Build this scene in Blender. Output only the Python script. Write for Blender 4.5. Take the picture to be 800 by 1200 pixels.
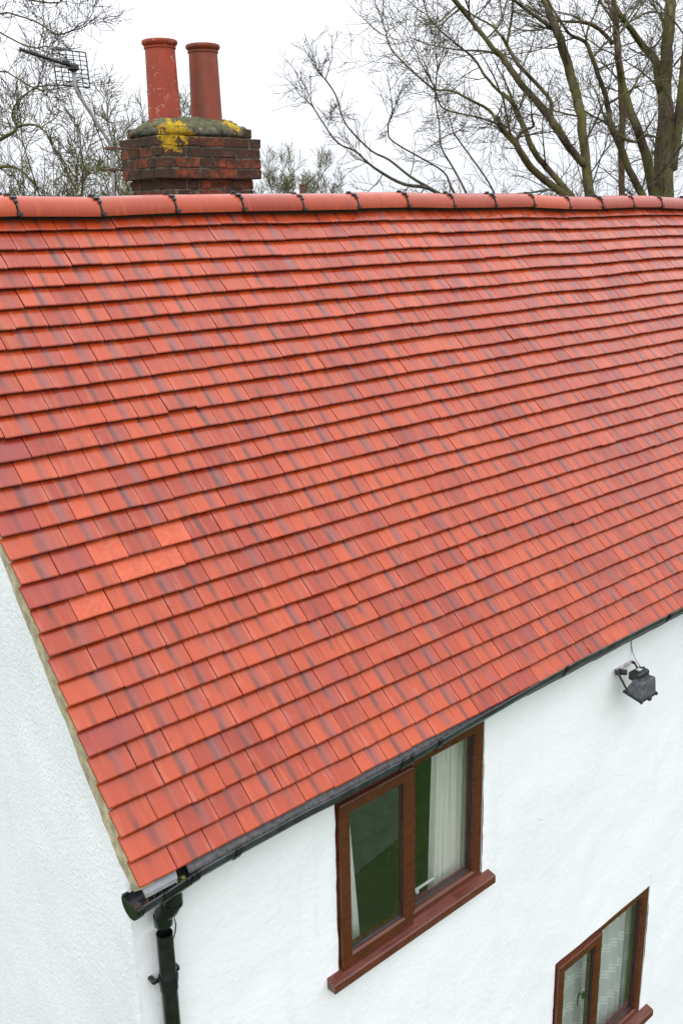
import bpy, math, random
import numpy as np
from mathutils import Vector, Matrix, noise

for o in list(bpy.data.objects):
    bpy.data.objects.remove(o)
scene = bpy.context.scene
COL = scene.collection
rnd = random.Random(7)

# ---------------------------------------------------------------- camera
CAM = Vector((-1.4789, -2.8690, 2.4351))
YAW, PITCH, ROLL = 0.7252, 0.2941, -0.0214
FOCAL_PX = 1133.6                      # focal length for a picture 1200 high
fwd = Vector((math.sin(YAW) * math.cos(PITCH), math.cos(YAW) * math.cos(PITCH), -math.sin(PITCH)))
rt = fwd.cross(Vector((0, 0, 1))).normalized()
up = rt.cross(fwd)
rt2 = math.cos(ROLL) * rt + math.sin(ROLL) * up
up2 = -math.sin(ROLL) * rt + math.cos(ROLL) * up
cam_data = bpy.data.cameras.new('camera')
cam = bpy.data.objects.new('camera', cam_data)
COL.objects.link(cam)
M = Matrix((rt2, up2, -fwd)).transposed().to_4x4()
M.translation = CAM
cam.matrix_world = M
cam_data.sensor_fit = 'VERTICAL'
cam_data.sensor_height = 36.0
cam_data.sensor_width = 24.0
cam_data.lens = 36.0 * FOCAL_PX / 1200.0
cam_data.clip_start = 0.05
cam_data.clip_end = 3000
scene.camera = cam

# ---------------------------------------------------------------- sky, sun, exposure
SUN_EL, SUN_AZ = math.radians(52), math.radians(220)     # azimuth clockwise from +Y
world = bpy.data.worlds.new('World')
scene.world = world
world.use_nodes = True
nt = world.node_tree
nt.nodes.clear()
w_out = nt.nodes.new('ShaderNodeOutputWorld')
w_bg = nt.nodes.new('ShaderNodeBackground')
w_sky = nt.nodes.new('ShaderNodeTexSky')
w_sky.sky_type = 'NISHITA'
w_sky.sun_disc = False
w_sky.sun_elevation = SUN_EL
w_sky.sun_rotation = SUN_AZ
w_sky.air_density = 1.0
w_sky.dust_density = 6.0
w_sky.ozone_density = 1.0
w_bw = nt.nodes.new('ShaderNodeHueSaturation')          # cloud takes the blue out of the sky
w_bw.inputs['Saturation'].default_value = 0.12
w_geo = nt.nodes.new('ShaderNodeTexCoord')               # overcast sheet, brighter overhead than at the horizon (CIE overcast sky)
w_sep = nt.nodes.new('ShaderNodeSeparateXYZ')
nt.links.new(w_geo.outputs['Generated'], w_sep.inputs[0])
w_up = nt.nodes.new('ShaderNodeMath'); w_up.operation = 'MAXIMUM'
nt.links.new(w_sep.outputs[2], w_up.inputs[0]); w_up.inputs[1].default_value = 0.0
w_lum = nt.nodes.new('ShaderNodeMath'); w_lum.operation = 'MULTIPLY_ADD'
nt.links.new(w_up.outputs[0], w_lum.inputs[0]); w_lum.inputs[1].default_value = 2.0; w_lum.inputs[2].default_value = 1.0
w_sheet = nt.nodes.new('ShaderNodeVectorMath'); w_sheet.operation = 'SCALE'
w_sheet.inputs[0].default_value = (8.35, 8.65, 9.2)
nt.links.new(w_lum.outputs[0], w_sheet.inputs['Scale'])
w_cloud = nt.nodes.new('ShaderNodeMix')
w_cloud.data_type = 'RGBA'
w_cloud.inputs[0].default_value = 0.88
nt.links.new(w_sheet.outputs[0], w_cloud.inputs[7])
nt.links.new(w_sky.outputs[0], w_bw.inputs['Color'])
nt.links.new(w_bw.outputs[0], w_cloud.inputs[6])
nt.links.new(w_cloud.outputs[2], w_bg.inputs['Color'])
w_bg.inputs['Strength'].default_value = 0.1
nt.links.new(w_bg.outputs[0], w_out.inputs['Surface'])

sun_data = bpy.data.lights.new('sun', 'SUN')
sun_data.energy = 0.7
sun_data.angle = math.radians(35)
sun_data.color = (1.0, 0.97, 0.93)
sun = bpy.data.objects.new('sun', sun_data)
COL.objects.link(sun)
to_sun = Vector((math.sin(SUN_AZ) * math.cos(SUN_EL), math.cos(SUN_AZ) * math.cos(SUN_EL), math.sin(SUN_EL)))
sun.rotation_euler = to_sun.to_track_quat('Z', 'Y').to_euler()

scene.view_settings.view_transform = 'Standard'
scene.view_settings.look = 'None'
scene.view_settings.exposure = 0.26
scene.view_settings.gamma = 1.0
scene.render.engine = 'CYCLES'

# ---------------------------------------------------------------- helpers
class MB:
    """collects shapes, build() links them as ONE mesh object"""
    def __init__(s):
        s.v, s.f = [], []
    def add(s, v, f):
        n = len(s.v)
        s.v += [tuple(p) for p in v]
        s.f += [tuple(i + n for i in q) for q in f]
    def hexa(s, p):       # 8 points: bottom ring 0-3, top ring 4-7
        s.add(p, [(3, 2, 1, 0), (4, 5, 6, 7), (0, 1, 5, 4), (1, 2, 6, 5), (2, 3, 7, 6), (3, 0, 4, 7)])
    def box(s, x0, x1, y0, y1, z0, z1, bev=0.0):
        if bev <= 0:
            s.hexa([(x0, y0, z0), (x1, y0, z0), (x1, y1, z0), (x0, y1, z0), (x0, y0, z1), (x1, y0, z1), (x1, y1, z1), (x0, y1, z1)])
            return
        b = bev
        rings = []
        for z, i in ((z0, b), (z0 + b, 0), (z1 - b, 0), (z1, b)):
            c = b
            X0, X1, Y0, Y1 = x0 + i, x1 - i, y0 + i, y1 - i
            rings.append([(X0 + c, Y0, z), (X1 - c, Y0, z), (X1, Y0 + c, z), (X1, Y1 - c, z), (X1 - c, Y1, z), (X0 + c, Y1, z), (X0, Y1 - c, z), (X0, Y0 + c, z)])
        v = [p for r in rings for p in r]
        f = [tuple(range(7, -1, -1)), tuple(range(24, 32))]
        for k in range(3):
            for j in range(8):
                a, c2 = k * 8 + j, k * 8 + (j + 1) % 8
                f.append((a, c2, c2 + 8, a + 8))
        s.add(v, f)
    def tube(s, pts, radii, n=8, cap=True):
        pts = [Vector(p) for p in pts]
        if not hasattr(radii, '__len__'):
            radii = [radii] * len(pts)
        v, f = [], []
        t = (pts[1] - pts[0]).normalized()
        a = t.orthogonal().normalized()
        for i, p in enumerate(pts):
            if 0 < i < len(pts) - 1:
                t = (pts[i + 1] - pts[i - 1])
            elif i:
                t = pts[i] - pts[i - 1]
            t = t.normalized() if t.length > 1e-9 else Vector((0, 0, 1))
            a = (a - t * a.dot(t))
            a = a.normalized() if a.length > 1e-6 else t.orthogonal().normalized()
            b = t.cross(a)
            for k in range(n):
                th = 2 * math.pi * k / n
                v.append(p + (a * math.cos(th) + b * math.sin(th)) * radii[i])
        for i in range(len(pts) - 1):
            for k in range(n):
                k2 = (k + 1) % n
                f.append((i * n + k, i * n + k2, (i + 1) * n + k2, (i + 1) * n + k))
        if cap:
            f.append(tuple(range(n - 1, -1, -1)))
            f.append(tuple((len(pts) - 1) * n + k for k in range(n)))
        s.add(v, f)
    def lathe(s, prof, c, n=32):
        v = [(c[0] + r * math.cos(2 * math.pi * k / n), c[1] + r * math.sin(2 * math.pi * k / n), c[2] + z) for r, z in prof for k in range(n)]
        f = [(i * n + k, i * n + (k + 1) % n, (i + 1) * n + (k + 1) % n, (i + 1) * n + k) for i in range(len(prof) - 1) for k in range(n)]
        s.add(v, f)
    def build(s, name, mat, parent=None, smooth=False, kind=None, loc=None):
        me = bpy.data.meshes.new(name)
        v = s.v
        if loc is not None:
            v = [(p[0] - loc[0], p[1] - loc[1], p[2] - loc[2]) for p in v]
        me.from_pydata(v, [], s.f)
        me.materials.append(mat)
        if smooth:
            me.polygons.foreach_set('use_smooth', [True] * len(me.polygons))
        me.update()
        o = bpy.data.objects.new(name, me)
        COL.objects.link(o)
        if loc is not None:
            o.location = loc
        if parent is not None:
            o.parent = parent
        if kind:
            o['kind'] = kind
        return o

def smooth_angle(o, deg=35):
    me = o.data
    me.polygons.foreach_set('use_smooth', [True] * len(me.polygons))
    me.set_sharp_from_angle(angle=math.radians(deg))

def empty(name, loc=(0, 0, 0)):
    o = bpy.data.objects.new(name, None)
    o.empty_display_size = 0.1
    COL.objects.link(o)
    o.location = loc
    return o

def tag(o, label, cat, group=None):
    o['label'] = label
    o['category'] = cat
    if group:
        o['group'] = group
    return o

# ---------------------------------------------------------------- materials
class NT:
    def __init__(s, name):
        s.m = bpy.data.materials.new(name)
        s.m.use_nodes = True
        s.t = s.m.node_tree
        s.b = s.t.nodes['Principled BSDF']
    def n(s, kind, **kw):
        nd = s.t.nodes.new('ShaderNode' + kind)
        for k, val in kw.items():
            setattr(nd, k, val)
        return nd
    def l(s, a, b):
        s.t.links.new(a, b)
    def put(s, sock, val):
        if isinstance(val, bpy.types.NodeSocket):
            s.l(val, sock)
        else:
            sock.default_value = val if not isinstance(val, tuple) or len(val) != 3 or sock.type != 'RGBA' else (*val, 1)
    def obj(s):
        return s.n('TexCoord').outputs['Object']
    def pos(s):
        return s.n('NewGeometry').outputs['Position']
    def uv(s, name):
        return s.n('UVMap', uv_map=name).outputs['UV']
    def scale(s, vec, sc):
        nd = s.n('Mapping')
        s.l(vec, nd.inputs['Vector'])
        nd.inputs['Scale'].default_value = sc
        return nd.outputs[0]
    def noise(s, vec, sc=5, det=4, rough=0.55, dist=0.0):
        nd = s.n('TexNoise')
        s.l(vec, nd.inputs['Vector'])
        nd.inputs['Scale'].default_value = sc
        nd.inputs['Detail'].default_value = det
        nd.inputs['Roughness'].default_value = rough
        nd.inputs['Distortion'].default_value = dist
        return nd.outputs['Fac']
    def ramp(s, fac, a, b, lo=0.0, hi=1.0):
        nd = s.n('MapRange')
        nd.interpolation_type = 'SMOOTHSTEP'
        s.l(fac, nd.inputs[0])
        nd.inputs[1].default_value, nd.inputs[2].default_value = a, b
        nd.inputs[3].default_value, nd.inputs[4].default_value = lo, hi
        return nd.outputs[0]
    def math(s, op, a, b=0.0, c=None):
        nd = s.n('Math', operation=op)
        s.put(nd.inputs[0], a)
        s.put(nd.inputs[1], b)
        if c is not None:
            s.put(nd.inputs[2], c)
        return nd.outputs[0]
    def mix(s, fac, a, b, blend='MIX'):
        nd = s.n('Mix', data_type='RGBA', blend_type=blend)
        s.put(nd.inputs[0], fac)
        s.put(nd.inputs[6], a)
        s.put(nd.inputs[7], b)
        return nd.outputs[2]
    def bump(s, h, strength=0.3, dist=0.01, prev=None):
        nd = s.n('Bump')
        s.l(h, nd.inputs['Height'])
        nd.inputs['Strength'].default_value = strength
        nd.inputs['Distance'].default_value = dist
        if prev is not None:
            s.l(prev, nd.inputs['Normal'])
        return nd.outputs[0]
    def done(s, color, rough=0.6, normal=None, spec=0.5, coat=0.0):
        s.put(s.b.inputs['Base Color'], color)
        s.put(s.b.inputs['Roughness'], rough)
        s.put(s.b.inputs['Specular IOR Level'], spec)
        if normal is not None:
            s.l(normal, s.b.inputs['Normal'])
        if coat:
            s.b.inputs['Coat Weight'].default_value = coat
            s.b.inputs['Coat Roughness'].default_value = 0.2
        return s.m

def plain(name, col, rough=0.5, var=0.25, sc=12, bump=0.0, spec=0.5):
    t = NT(name)
    p = t.pos()
    f = t.noise(p, sc, 5)
    c = t.mix(t.ramp(f, 0.3, 0.7), tuple(v * (1 - var) for v in col), tuple(min(1, v * (1 + var)) for v in col))
    nm = t.bump(t.noise(p, sc * 6, 4), bump, 0.003) if bump else None
    return t.done(c, t.ramp(f, 0.2, 0.8, rough * 0.8, min(1, rough * 1.2)), nm, spec)

def render_mat(name, coarse):
    """painted wall render"""
    t = NT(name)
    p = t.pos()
    if coarse:
        h1 = t.noise(p, 46, 8, 0.68)
        h2 = t.noise(p, 150, 3, 0.6)
        h = t.math('ADD', t.ramp(h1, 0.28, 0.72), t.math('MULTIPLY', h2, 0.35))
        nm = t.bump(h, 0.5, 0.010)
    else:
        h1 = t.noise(p, 26, 6, 0.55, 0.3)
        h2 = t.noise(p, 85, 3, 0.5)
        h = t.math('ADD', t.ramp(h1, 0.35, 0.8), t.math('MULTIPLY', h2, 0.3))
        nm = t.bump(h, 0.28, 0.005)
    nm = t.bump(t.noise(p, 2.6, 2), 0.08, 0.03, nm)
    dirt = t.ramp(t.noise(p, 1.3, 6, 0.65), 0.42, 0.75)
    speck = t.ramp(t.noise(p, 16, 2, 0.5), 0.765, 0.80)
    c = t.mix(dirt, (0.845, 0.843, 0.868), (0.795, 0.798, 0.828))
    c = t.mix(t.math('MULTIPLY', speck, 0.5 if coarse else 0.25), c, (0.42, 0.42, 0.40))
    # rain streaks running down
    st = t.ramp(t.noise(t.scale(p, (7, 7, 0.5)), 1.0, 4), 0.55, 0.8)
    c = t.mix(t.math('MULTIPLY', st, 0.22), c, (0.56, 0.57, 0.56))
    return t.done(c, 0.75, nm, 0.3)

def tile_mat(name, ridge=False):
    t = NT(name)
    uvt = t.uv('tile')
    uvr = t.uv('roof')
    sep = t.n('SeparateXYZ')
    t.l(uvt, sep.inputs[0])
    u = sep.outputs[0]
    at = t.n('Attribute', attribute_name='tint')
    sc = t.n('SeparateColor')
    t.l(at.outputs['Color'], sc.inputs[0])
    r1, r2, kind = sc.outputs[0], sc.outputs[1], sc.outputs[2]
    red_a, red_b = (0.235, 0.0225, 0.006), (0.37, 0.048, 0.0100)
    c = t.mix(r1, red_a, red_b)
    # clay body: orange and crimson drifts along the slope
    big = t.noise(uvr, 1.1, 3)
    c = t.mix(t.math('MULTIPLY', t.ramp(big, 0.4, 0.7), 0.35), c, (0.42, 0.066, 0.013))
    streaks = t.noise(t.scale(uvr, (46, 2.6, 1)), 1.0, 4, 0.6)
    c = t.mix(t.math('MULTIPLY', t.ramp(streaks, 0.52, 0.72), 0.5), c, (0.46, 0.098, 0.018))
    streaks2 = t.noise(t.scale(uvr, (30, 2.0, 1)), 1.0, 3, 0.55)
    c = t.mix(t.math('MULTIPLY', t.ramp(streaks2, 0.55, 0.75), 0.45), c, (0.21, 0.024, 0.018))
    if not ridge:
        # run-off stain below the joint of the two tiles above
        cen = t.math('ADD', t.math('MULTIPLY', r2, 0.16), 0.43)
        wob = t.math('MULTIPLY', t.math('SUBTRACT', t.noise(t.scale(uvr, (10, 9, 1)), 1.0, 2), 0.5), 0.12)
        d = t.math('ABSOLUTE', t.math('SUBTRACT', t.math('SUBTRACT', u, cen), wob))
        core = t.math('SUBTRACT', 1.0, t.ramp(d, 0.015, 0.13))
        halo = t.math('SUBTRACT', 1.0, t.ramp(d, 0.04, 0.42))
        right = t.ramp(u, 0.45, 0.62)
        amt = t.ramp(t.noise(t.scale(uvr, (6.1, 5, 1)), 1.0, 2), 0.3, 0.65)
        k1 = t.math('MULTIPLY', t.math('MULTIPLY', core, amt), 0.84)
        k2 = t.math('MULTIPLY', t.math('MULTIPLY', halo, right), t.math('MULTIPLY', r2, 0.95))
        c = t.mix(k2, c, (0.20, 0.058, 0.050))
        c = t.mix(k1, c, (0.085, 0.024, 0.017))
        fine = t.noise(t.scale(uvr, (75, 3.0, 1)), 1.0, 3, 0.6)
        fk = t.math('MULTIPLY', t.ramp(fine, 0.56, 0.70), t.ramp(t.noise(t.scale(uvr, (6.7, 8.3, 1)), 1.0, 2), 0.42, 0.62))
        c = t.mix(t.math('MULTIPLY', fk, 0.5), c, (0.13, 0.036, 0.026))
        lime = t.math('MAXIMUM', t.ramp(u, 0.86, 0.99), t.math('SUBTRACT', 1.0, t.ramp(u, 0.01, 0.2)))
        fine = t.noise(t.scale(uvr, (75, 3.0, 1)), 1.0, 3, 0.6)
        fk = t.math('MULTIPLY', t.ramp(fine, 0.56, 0.70), t.ramp(t.noise(t.scale(uvr, (6.7, 8.3, 1)), 1.0, 2), 0.42, 0.62))
        c = t.mix(t.math('MULTIPLY', fk, 0.5), c, (0.13, 0.036, 0.026))
        lime = t.math('MULTIPLY', lime, t.ramp(t.noise(t.scale(uvr, (5.3, 7, 1)), 1.0, 3), 0.42, 0.66))
        c = t.mix(t.math('MULTIPLY', lime, 0.38), c, (0.42, 0.13, 0.10))
    # new orange tiles (kind near 1) and dark crimson ones (kind near 0)
    new = t.ramp(kind, 0.8, 0.9)
    sp = t.noise(uvr, 38, 6, 0.7)
    c = t.mix(t.math('MULTIPLY', new, 0.72), c, t.mix(t.ramp(sp, 0.35, 0.72), (0.44, 0.062, 0.018), (0.52, 0.11, 0.042)))
    old = t.math('SUBTRACT', 1.0, t.ramp(kind, 0.1, 0.2))
    c = t.mix(t.math('MULTIPLY', old, 0.55), c, (0.21, 0.022, 0.022))
    # small pale marks and dirt specks
    sp2 = t.noise(uvr, 34, 5, 0.7)
    c = t.mix(t.math('MULTIPLY', t.ramp(sp2, 0.66, 0.74), 0.4), c, (0.11, 0.04, 0.033))
    pale = t.ramp(t.noise(uvr, 9, 5, 0.7), 0.60, 0.78)
    c = t.mix(t.math('MULTIPLY', pale, 0.2), c, (0.40, 0.17, 0.13))
    h = t.noise(uvr, 160, 5, 0.65)
    nm = t.bump(h, 0.14, 0.002)
    nm = t.bump(t.noise(uvr, 14, 3), 0.10, 0.01, nm)
    rough = t.math('ADD', t.ramp(t.noise(uvr, 8, 4), 0.3, 0.7, 0.16, 0.36), t.math('MULTIPLY', new, 0.2))
    return t.done(c, rough, nm, 0.44)

def brick_mat():
    t = NT('sooty_brick')
    p = t.pos()
    oi = t.n('ObjectInfo').outputs['Random']
    c = t.mix(oi, (0.25, 0.060, 0.026), (0.13, 0.050, 0.030))
    dk = t.ramp(oi, 0.35, 0.6)
    soot = t.ramp(t.noise(p, 11, 8, 0.72), 0.38, 0.58)
    dk = t.math('MULTIPLY', dk, t.ramp(t.noise(p, 26, 6, 0.7), 0.28, 0.55, 0.45, 1.0))
    c = t.mix(t.math('MULTIPLY', t.math('MAXIMUM', soot, dk), 0.9), c, (0.040, 0.029, 0.022))
    pale = t.ramp(t.noise(p, 48, 6, 0.75), 0.58, 0.68)
    c = t.mix(t.math('MULTIPLY', pale, 0.6), c, (0.25, 0.22, 0.17))
    c = moss_and_lichen(t, p, c)
    nm = t.bump(t.noise(p, 60, 8, 0.75), 0.9, 0.012)
    return t.done(c, 0.9, nm, 0.2)

def moss_and_lichen(t, p, c):
    def blob(cx, cy, cz, r):
        d = t.n('VectorMath', operation='DISTANCE')
        t.l(p, d.inputs[0])
        d.inputs[1].default_value = (cx, cy, cz)
        return t.math('SUBTRACT', 1.0, t.math('DIVIDE', d.outputs['Value'], r))
    nz = t.noise(p, 17, 8, 0.72, 0.3)
    # green algae on upward faces
    sep = t.n('SeparateXYZ')
    t.l(t.n('NewGeometry').outputs['Normal'], sep.inputs[0])
    upf = t.ramp(sep.outputs[2], 0.2, 0.8)
    sz = t.n('SeparateXYZ')
    t.l(p, sz.inputs[0])
    hi = t.ramp(sz.outputs[2], 2.86, 3.05)
    alg = t.math('MULTIPLY', t.ramp(t.math('ADD', nz, t.math('MULTIPLY', upf, 0.2)), 0.5, 0.66), hi)
    c = t.mix(t.math('MULTIPLY', alg, 0.5), c, (0.085, 0.086, 0.025))
    yl = t.math('MAXIMUM', blob(2.47, 3.21, 3.06, 0.20), blob(2.99, 3.28, 3.12, 0.11))
    yl = t.math('MAXIMUM', yl, blob(2.37, 3.19, 2.95, 0.07))
    yl = t.ramp(t.math('ADD', yl, t.math('MULTIPLY', t.math('SUBTRACT', nz, 0.5), 3.4)), 0.36, 0.50)
    yl = t.math('MULTIPLY', yl, t.ramp(t.noise(p, 44, 6, 0.75), 0.36, 0.50, 0.25, 1.0))
    return t.mix(yl, c, t.mix(t.ramp(t.noise(p, 60, 3), 0.4, 0.6), (0.50, 0.30, 0.010), (0.33, 0.24, 0.02)))

def mortar_mat():
    t = NT('weathered_mortar')
    p = t.pos()
    c = t.mix(t.ramp(t.noise(p, 18, 6, 0.65), 0.35, 0.65), (0.05, 0.045, 0.036), (0.16, 0.145, 0.11))
    c = t.mix(t.math('MULTIPLY', t.ramp(t.noise(p, 50, 5, 0.7), 0.60, 0.70), 0.7), c, (0.38, 0.37, 0.31))
    c = moss_and_lichen(t, p, c)
    nm = t.bump(t.noise(p, 45, 6, 0.7), 0.8, 0.012)
    return t.done(c, 0.95, nm, 0.2)

def pot_mat(name, col, speck, stain):
    t = NT(name)
    p = t.pos()
    c = t.mix(t.ramp(t.noise(p, 5, 5, 0.6), 0.35, 0.7), tuple(v * 0.8 for v in col), col)
    st = t.ramp(t.noise(t.scale(p, (11, 11, 1.2)), 1.0, 5, 0.6), 0.42, 0.68)
    c = t.mix(t.math('MULTIPLY', st, stain), c, (0.095, 0.05, 0.032))
    vo = t.n('TexVoronoi')
    t.l(p, vo.inputs['Vector'])
    vo.inputs['Scale'].default_value = 62
    dots = t.math('SUBTRACT', 1.0, t.ramp(vo.outputs['Distance'], 0.22, 0.34))
    gate = t.ramp(t.noise(p, 14, 4), 0.52, 0.62)
    c = t.mix(t.math('MULTIPLY', t.math('MULTIPLY', dots, gate), speck), c, (0.62, 0.55, 0.42))
    c = t.mix(t.math('MULTIPLY', t.ramp(t.noise(p, 4, 4), 0.62, 0.75), stain * 0.5), c, (0.10, 0.095, 0.03))
    nm = t.bump(t.noise(p, 70, 4), 0.2, 0.003)
    return t.done(c, 0.6, nm, 0.4)

def bark_mat(name, a, b, moss):
    t = NT(name)
    p = t.pos()
    f = t.noise(t.scale(p, (9, 9, 2.2)), 1.0, 6, 0.6)
    c = t.mix(t.ramp(f, 0.35, 0.68), a, b)
    m = t.ramp(t.noise(p, 2.3, 5, 0.6), 0.36, 0.62)
    c = t.mix(t.math('MULTIPLY', m, moss), c, (0.115, 0.112, 0.022))
    nm = t.bump(t.noise(t.scale(p, (40, 40, 9)), 1.0, 5, 0.65), 0.8, 0.02)
    return t.done(c, 0.92, nm, 0.15)

def wood_mat(name, a, b):
    """brown stained window joinery"""
    t = NT(name)
    p = t.pos()
    g = t.noise(t.scale(p, (9, 60, 60)), 1.0, 4, 0.6)
    c = t.mix(t.ramp(g, 0.3, 0.7), a, b)
    w = t.ramp(t.noise(p, 14, 6, 0.7), 0.6, 0.74)
    c = t.mix(t.math('MULTIPLY', w, 0.28), c, (0.22, 0.10, 0.075))
    nm = t.bump(t.noise(p, 60, 4), 0.12, 0.003)
    return t.done(c, t.ramp(t.noise(p, 7, 3), 0.3, 0.7, 0.16, 0.36), nm, 0.5)

def glass_mat():
    t = NT('window_glass')
    nt_ = t.t
    nt_.nodes.remove(t.b)
    out = nt_.nodes['Material Output']
    tr = t.n('BsdfTransparent')
    tr.inputs[0].default_value = (0.965, 0.975, 0.97, 1)
    gl = t.n('BsdfGlossy')
    gl.inputs['Roughness'].default_value = 0.01
    lw = t.n('LayerWeight')                         # Schlick reflectance, alike for both faces of the pane
    fres = t.math('ADD', t.math('MULTIPLY', t.math('POWER', lw.outputs['Facing'], 5.0), 0.92), 0.125)
    nm = t.bump(t.noise(t.pos(), 2.0, 1), 0.05, 0.01)
    t.l(nm, gl.inputs['Normal'])
    mx = t.n('MixShader')
    t.l(fres, mx.inputs[0])
    t.l(tr.outputs[0], mx.inputs[1])
    t.l(gl.outputs[0], mx.inputs[2])
    t.l(mx.outputs[0], out.inputs['Surface'])
    return t.m

def cloth_mat(name, col, trans, stripes=False):
    t = NT(name)
    p = t.pos()
    c = t.mix(t.noise(p, 14, 3), tuple(v * 0.9 for v in col), col)
    alpha = 1.0
    if stripes:
        sz = t.n('SeparateXYZ')
        t.l(p, sz.inputs[0])
        w = t.math('FRACT', t.math('MULTIPLY', sz.outputs[2], 4.2))
        band = t.math('MULTIPLY', t.ramp(w, 0.30, 0.34), t.math('SUBTRACT', 1.0, t.ramp(w, 0.62, 0.66)))
        fine = t.ramp(t.math('FRACT', t.math('MULTIPLY', sz.outputs[2], 34.0)), 0.35, 0.55)
        k = t.math('MULTIPLY', band, fine)
        c = t.mix(k, tuple(v * 0.86 for v in col), (0.92, 0.93, 0.93))
        t.put(t.b.inputs['Alpha'], t.math('ADD', t.math('MULTIPLY', k, 0.04), 0.96))
    t.done(c, 0.9, None, 0.1)
    t.b.inputs['Subsurface Weight'].default_value = 0.0
    return t.m

def grass_mat():
    t = NT('lawn')
    p = t.pos()
    f = t.noise(p, 1.3, 6, 0.65)
    f2 = t.noise(p, 28, 4, 0.7)
    c = t.mix(t.ramp(f, 0.35, 0.65), (0.055, 0.115, 0.020), (0.09, 0.165, 0.032))
    c = t.mix(t.math('MULTIPLY', t.ramp(f2, 0.38, 0.62), 0.75), c, (0.022, 0.05, 0.01))
    nm = t.bump(f2, 1.0, 0.05)
    return t.done(c, 0.9, nm, 0.2)

MAT = dict(
    wall=render_mat('smooth_white_render', False), gable=render_mat('rough_white_render', True),
    tile=tile_mat('red_clay_tile'), ridge=tile_mat('red_ridge_tile', True),
    deck=plain('roof_felt', (0.03, 0.028, 0.026), 0.9),
    verge=plain('verge_mortar', (0.37, 0.315, 0.21), 0.95, 0.3, 20, 0.6, 0.2),
    felt=plain('grey_eaves_felt', (0.085, 0.080, 0.082), 0.75, 0.4, 45, 0.4),
    board=plain('pale_eaves_board', (0.19, 0.20, 0.21), 0.7, 0.15, 20, 0.2),
    soffit=plain('dark_fascia', (0.05, 0.045, 0.042), 0.6),
    black=plain('black_plastic', (0.009, 0.0095, 0.010), 0.26, 0.3, 20, 0.05),
    gutter=plain('weathered_black_gutter', (0.03, 0.034, 0.038), 0.34, 0.45, 18, 0.08),
    clip=plain('black_clip', (0.02, 0.02, 0.022), 0.5),
    litter=plain('leaf_litter', (0.085, 0.06, 0.03), 0.9, 0.8, 60),
    moss=plain('bright_moss', (0.20, 0.26, 0.04), 0.95, 0.4, 60),
    brick=brick_mat(), mortar=mortar_mat(),
    pot_a=pot_mat('orange_chimney_pot', (0.33, 0.048, 0.020), 0.6, 0.3),
    pot_b=pot_mat('stained_chimney_pot', (0.26, 0.050, 0.022), 0.12, 0.75),
    bark=bark_mat('mossy_bark', (0.034, 0.026, 0.019), (0.115, 0.088, 0.056), 0.6),
    bark_red=bark_mat('reddish_bark', (0.050, 0.026, 0.018), (0.135, 0.070, 0.048), 0.3),
    twig=bark_mat('twig_bark', (0.055, 0.042, 0.036), (0.125, 0.10, 0.08), 0.35),
    twig_moss=bark_mat('mossy_twig_bark', (0.060, 0.050, 0.030), (0.14, 0.12, 0.075), 0.85),
    frame=wood_mat('brown_window_frame', (0.066, 0.016, 0.007), (0.105, 0.025, 0.010)),
    sill=wood_mat('red_brown_sill', (0.085, 0.021, 0.014), (0.13, 0.035, 0.022)),
    gasket=plain('black_gasket', (0.02, 0.02, 0.022), 0.6),
    glass=glass_mat(), curtain=cloth_mat('cream_curtain_cloth', (0.86, 0.85, 0.80), 0.2),
    net=cloth_mat('white_net_cloth', (0.80, 0.82, 0.83), 0.2, True),
    room=plain('room_plaster', (0.16, 0.15, 0.13), 0.9, 0.1),
    white=plain('white_plastic', (0.75, 0.75, 0.73), 0.4, 0.05),
    brass=plain('brass', (0.50, 0.40, 0.16), 0.35, 0.1),
    steel=plain('grey_galvanised_steel', (0.27, 0.27, 0.265), 0.5, 0.3, 25),
    rust=plain('rusty_bracket', (0.10, 0.055, 0.035), 0.8, 0.4, 30),
    lamp=plain('grey_lamp_housing', (0.082, 0.085, 0.095), 0.5, 0.35, 30, 0.2),
    lampdark=plain('black_lamp_metal', (0.018, 0.019, 0.022), 0.45, 0.3, 30, 0.1),
    lens=plain('lamp_glass', (0.3, 0.32, 0.34), 0.1, 0.05),
    plate=plain('pale_bracket_paint', (0.42, 0.38, 0.36), 0.7, 0.4, 40),
    grass=grass_mat(), post=plain('brown_post_wood', (0.12, 0.05, 0.032), 0.8, 0.3, 15),
    gravel=plain('path_gravel', (0.062, 0.108, 0.048), 0.95, 0.3, 6, 0.5),
    inner=plain('dark_inner_sill', (0.03, 0.02, 0.014), 0.6, 0.3),
    crack=plain('crack_filler', (0.55, 0.565, 0.58), 0.95, 0.2, 25),
)

# ---------------------------------------------------------------- sizes of the house
P = math.radians(53.05)                        # roof pitch
CP, SP = math.cos(P), math.sin(P)
GAUGE, TW, TT, TH = 0.1083, 0.165, 0.0240, 0.0115   # course height, tile width, step from course to course, tile thickness
NCOURSE = 30                                   # the last one is the short course under the ridge
XEND = 8.66                                    # far verge
YR, ZR = 29.5 * GAUGE * CP, 29.5 * GAUGE * SP  # apex line
YBACK = 2 * YR
YW, XW = 0.13, 0.022                           # front wall face, gable wall face
YWB, XWB = YBACK - 0.13, XEND - 0.03
GROUND = -4.3

def und(x, s):
    """old roof: the surface is never quite flat (metres along the normal)"""
    k = min(1.0, s / 1.0) * 0.8 + 0.2
    a = 0.004 * math.sin(x * 1.9 + s * 1.1) + 0.003 * math.sin(x * 4.3 - s * 2.3 + 1.0)
    t = min(max((x - 2.2) / 1.6, 0), 1); t = t * t * (3 - 2 * t)
    u2 = min(max((x - 4.35) / 0.75, 0), 1); u2 = u2 * u2 * (3 - 2 * u2)
    return k * a + (s / 3.2) ** 2 * (0.013 * t - 0.021 * u2)

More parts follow.
